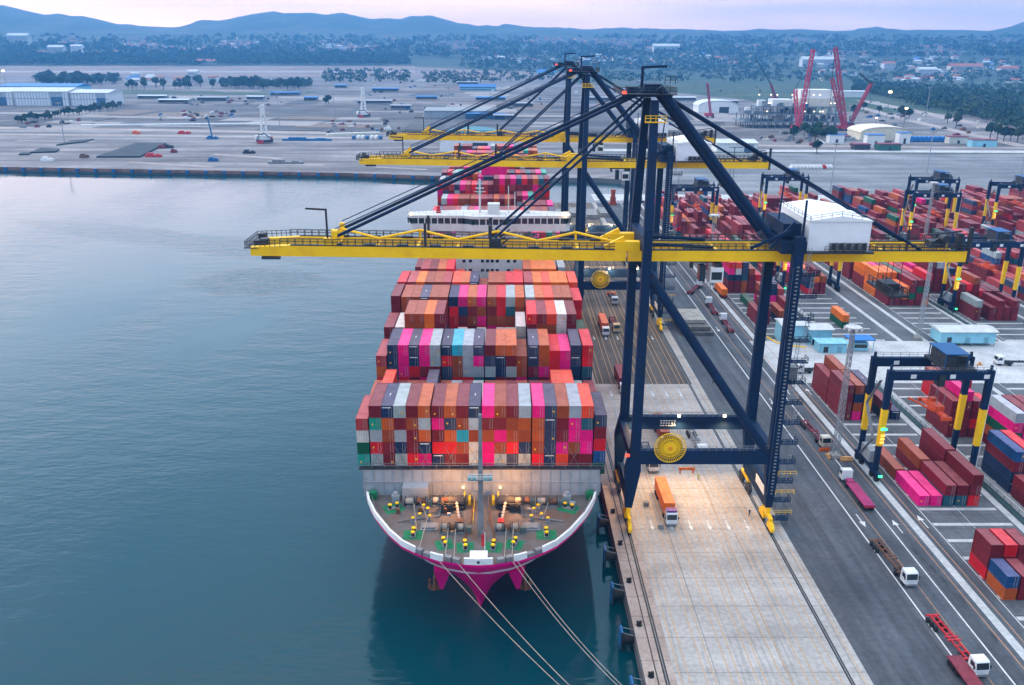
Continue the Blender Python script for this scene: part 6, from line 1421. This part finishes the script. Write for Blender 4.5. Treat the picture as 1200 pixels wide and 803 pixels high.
# row of white car roofs on the lot
for i in range(12):
    x, y = P2(928 + i * 4.1, 197.5); tag(MB().box(x, y, .3, 2.4, 7, 1.6).box(x, y, 1.9, 2.2, 4, 1.).build('parked_van', REDP if i == 9 else WHITE), 'red van among the white ones on the asphalt lot' if i == 9 else 'white van in the short row on the asphalt lot', 'van', None if i == 9 else 'white vans parked on the asphalt lot')
# orange spreader stack and kit at the quay end
sx, sy = P2(718, 240); tag(MB().box(sx, sy, .03, 4.6, 4.6, 1.6).box(sx, sy, 1.65, 3.4, 3.4, 3.4).box(sx, sy, 5.1, 2.6, 2.6, 3.6).box(sx, sy, 8.75, 3.2, 1.4, 1.2).build('navigation_tower', M('tower_red', (.35, .06, .025), .6)), 'red-orange stepped beacon tower at the far end of the quay', 'beacon')
for k in range(4):
    x, y = 36 + 9 * k, 520 + 6 * (k % 2); tag(MB().box(x, y, .03, 8, 22, 1.4).box(x, y, 1.45, 7, 20, 1.).build('hatch_cover', M('hatch_far', (.22, .22, .21), .8)), ORD[k + 1] + ' hatch cover from the left, laid on the far end of the quay', 'hatch cover', 'hatch covers at the quay end')
# ------------------------------------------------------------------ trees and town
def crown_mesh(mb, x, y, z, r, h, n_, sz, rr):
    for i in range(n_):
        a, e = rr.uniform(0, 6.283), rr.uniform(-.5, 1.)
        q = rr.uniform(.55, 1.) ; lump = 1 + .25 * math.sin(3 * a + x) * math.cos(4 * e)
        c = Vector((x + r * q * lump * math.cos(a) * math.sqrt(max(0, 1 - e * e)), y + r * q * lump * math.sin(a) * math.sqrt(max(0, 1 - e * e)), z + h * .5 * e * q + h * .1))
        u = Vector((rr.uniform(-1, 1), rr.uniform(-1, 1), rr.uniform(-.6, .6))).normalized(); v = u.cross(Vector((rr.uniform(-1, 1), rr.uniform(-1, 1), rr.uniform(-1, 1)))).normalized(); s = sz * rr.uniform(.6, 1.3)
        mb.add([c + u * s, c + v * s, c - u * s, c - v * s], [(0, 1, 2, 3)])
LEAF = [TREEN, M('leaf_dark', (.018, .045, .024), .8, var=.4, scale=.1, spec=.1), M('leaf_olive', (.055, .078, .03), .8, var=.4, scale=.1, spec=.1)]
TL = ['bushy mid-green tree beyond the port', 'dark dense tree beyond the port', 'olive-green loose tree beyond the port']
tp = []
for v in range(3):
    rr = random.Random(v); t = empty('tree', (0, 0, 0), TL[v], 'tree', TL[v].split(' tree')[0] + ' trees beyond the port')
    mb = MB().tube((0, 0, 0), (.2, 0, 5), .45, 7, .25)
    for k in range(4): mb.tube((.15, 0, 3 + .4 * k), (2.2 * math.cos(k * 1.7), 2.2 * math.sin(k * 1.7), 6 + .5 * k), .18, 5, .08)
    mb.build('trunk', TRUNK, t)
    cm = MB(); crown_mesh(cm, 0, 0, 7, 4.2 - .4 * v, 7.5 + v, 170, .95, rr); crown_mesh(cm, 1.8, .5, 5.6, 2.6, 4, 60, .8, rr); crown_mesh(cm, -1.5, -.8, 8.6, 2.4, 4, 60, .8, rr); cm.build('crown', LEAF[v], t); tp.append([t, False])
r3 = random.Random(11)
def tree(px, py, s=1., v=None):
    x, y = P2(px, py); v = r3.randrange(3) if v is None else v; t = tp[v]
    o = t[0] if not t[1] else copy_tree(t[0]); t[1] = True
    o.location = (x, y, 0); o.rotation_euler.z = r3.uniform(0, 6); s *= r3.uniform(.8, 1.25); o.scale = (s, s, s * r3.uniform(.85, 1.15))
for i in range(46): f_ = i / 45; tree(22 + 118 * f_ + r3.uniform(-2, 2), 145 - 18 * f_ + r3.uniform(-1.6, 1.6), .8)
for px, py in ((942, 160), (948, 162), (958, 158), (963, 165), (968, 166), (974, 168), (955, 166), (930, 165), (1000, 135), (1012, 130), (1055, 139), (1060, 142), (1065, 140), (1030, 133), (957, 180), (385, 122), (382, 124), (1160, 163), (1168, 164), (1176, 166), (1184, 165), (1192, 167), (1198, 164), (1120, 150), (1110, 145)): tree(px, py, 1.15)
for i in range(60): tree(r3.uniform(48, 140), r3.uniform(93, 103), 1.7)
for i in range(60): tree(r3.uniform(150, 362), r3.uniform(99, 106), 1.6)
for i in range(40): tree(r3.uniform(1050, 1200), 118 + r3.uniform(-6, 24) + (r3.uniform(0, 20)), 1.4) if False else None
wb = [MB(), MB(), MB()]
def wood(n_, fx, fy, r0, r1, m_=18):
    for i in range(n_):
        px, py = fx(), fy(); py = py(px) if callable(py) else py
        if py < 66 and noise.noise(Vector((px * .016, py * .13, 4))) > .2: continue
        x, y = P2(px, py); z = max(0, plain_z(math.hypot(x, y))); r = r3.uniform(r0, r1)
        crown_mesh(wb[r3.randrange(3)], x, y, z + r * .8, r, r * 1.5, m_, r * .32, r3)
U = r3.uniform
wood(1700, lambda: U(1000, 1200), lambda: (lambda p: 105 + U(0, 1) ** .8 * (p - 1000) * .25 + U(-8, 3)), 4, 8)        # scrub right of the highway
wood(900, lambda: U(560, 1200), lambda: U(72, 98), 6, 11)
wood(500, lambda: U(540, 900), lambda: U(68, 84), 7, 12)
wood(2200, lambda: U(-10, 480), lambda: U(66.5, 76.8), 8, 13)
wood(160, lambda: U(380, 480), lambda: U(84, 98), 6, 9); wood(120, lambda: U(495, 560), lambda: U(86, 99), 5, 8)
wood(3400, lambda: U(-10, 1210), lambda: 43.5 + 25 * U(0, 1) ** .8, 9, 17, 15)
wood(260, lambda: U(260, 365), lambda: U(97, 104), 5, 8); wood(160, lambda: U(40, 140), lambda: U(91, 99), 6, 9)
for v in range(3):
    o = wb[v].build('woodland', LEAF[v]); tag(o, ['mid-green', 'dark', 'olive'][v] + ' distant woodland across the hazy plain', 'woodland', kind='stuff')
def house_mesh(mb, x, y, z, w_, d_, h, rz):
    c, s = math.cos(rz), math.sin(rz)
    def g(a, b, zz): return (x + a * c - b * s, y + a * s + b * c, z + zz)
    mb.add([g(-w_ / 2, -d_ / 2, -2), g(w_ / 2, -d_ / 2, -2), g(w_ / 2, d_ / 2, -2), g(-w_ / 2, d_ / 2, -2), g(-w_ / 2, -d_ / 2, h), g(w_ / 2, -d_ / 2, h), g(w_ / 2, d_ / 2, h), g(-w_ / 2, d_ / 2, h)],
           [(0, 1, 5, 4), (1, 2, 6, 5), (2, 3, 7, 6), (3, 0, 4, 7)])
    mb.add([g(-w_ / 2 - .6, -d_ / 2 - .6, h), g(w_ / 2 + .6, -d_ / 2 - .6, h), g(w_ / 2 + .6, d_ / 2 + .6, h), g(-w_ / 2 - .6, d_ / 2 + .6, h), g(-w_ / 2 + d_ * .3, 0, h + d_ * .28), g(w_ / 2 - d_ * .3, 0, h + d_ * .28)],
           [(0, 1, 5, 4), (2, 3, 4, 5), (1, 2, 5), (3, 0, 4), (0, 3, 2, 1)])
HK = [('white', 'grey', WHITE, M('far_grey_roof', (.33, .34, .36), .6)), ('white', 'red', WHITE, TILE), ('cream', 'red', CREAM, TILE), ('white', 'blue', WHITE, BRIGHTBLUE), ('cream', 'pale', CREAM, ROOFW)]
hp_ = []
for wn, rn, wm, rm in HK:
    mb = MB(); house_mesh(mb, 0, 0, 0, 18, 11, 7, 0)
    for k in range(4): mb.b2(-7.6 + 4.2 * k, -5.4 + 4.2 * k, -5.6, -5.45, 3.6, 5.4)
    o = mb.build('town_house', [wm, rm, GLASS])
    for i, f in enumerate(o.data.polygons): f.material_index = 0 if i < 4 else 1 if i < 9 else 2
    tag(o, f'small {wn}-walled house with a {rn} roof in the hazy town', 'house', f'{wn} town houses with {rn} roofs'); hp_.append([o, False])
def house(px, py):
    x, y = P2(px, py); h = hp_[r3.choice((0, 0, 1, 1, 2, 2, 3, 4, 4))]
    o = h[0] if not h[1] else h[0].copy()
    if h[1]: COL.objects.link(o)
    h[1] = True; o.location = (x, y, max(0, plain_z(math.hypot(x, y)))); o.rotation_euler.z = U(-.5, .5); s = U(.7, 1.3); o.scale = (s * U(.9, 1.6), s, s * U(.8, 1.5))
def spot(a, b, c, d):
    for _ in range(40):
        q = U(a, b), U(c, d)
        if noise.noise(Vector((q[0] * .016, q[1] * .13, 4))) > .1: break
    return q
for i in range(40): house(U(150, 200), U(90, 97)) if i < 14 else house(U(700, 900), U(66, 80))
for i in range(75): house(*spot(960, 1200, 66, 98))
for i in range(90): house(*spot(0, 480, 50, 68))
for i in range(60): house(*spot(540, 1000, 56, 76))
tb = MB(); tmi = []
for i in range(2400):
    px, py = U(-5, 1205), 45 + 20 * U(0, 1) ** .9; x, y = P2(px, py); n0 = len(tb.f)
    if noise.noise(Vector((px * .016, py * .13, 4))) < .12: continue
    house_mesh(tb, x, y, max(0, plain_z(math.hypot(x, y))), U(9, 24), U(8, 14), U(5, 11), U(-.5, .5)); tmi += [U(0, 1) < .5] * (len(tb.f) - n0)
o = tb.build('distant_town', [M('town_wall', (.30, .285, .265), .7), M('town_wall_dull', (.17, .165, .16), .7), TILE, M('town_roof', (.15, .155, .165), .6)])
for i, f in enumerate(o.data.polygons): f.material_index = (0 if tmi[i] else 1) if i % 9 < 4 else (2 if tmi[i] else 3)
tag(o, 'countless small pale houses of the town fading into haze', 'town', kind='stuff')
tl = MB()
for i in range(70):
    px, py = (U(0, 1200), U(45, 66)) if i < 40 else (U(960, 1200), U(84, 100)) if i < 52 else (U(700, 900), U(66, 78)); p = hit(px, py); s = p[1] * .00045
    tl.box(p[0], p[1], p[2] + 8, s, s, s)
tag(tl.build('town_lights', TOWNLAMP), 'scattered warm street lights glowing in the hazy town', 'lights', kind='stuff')
build_containers()
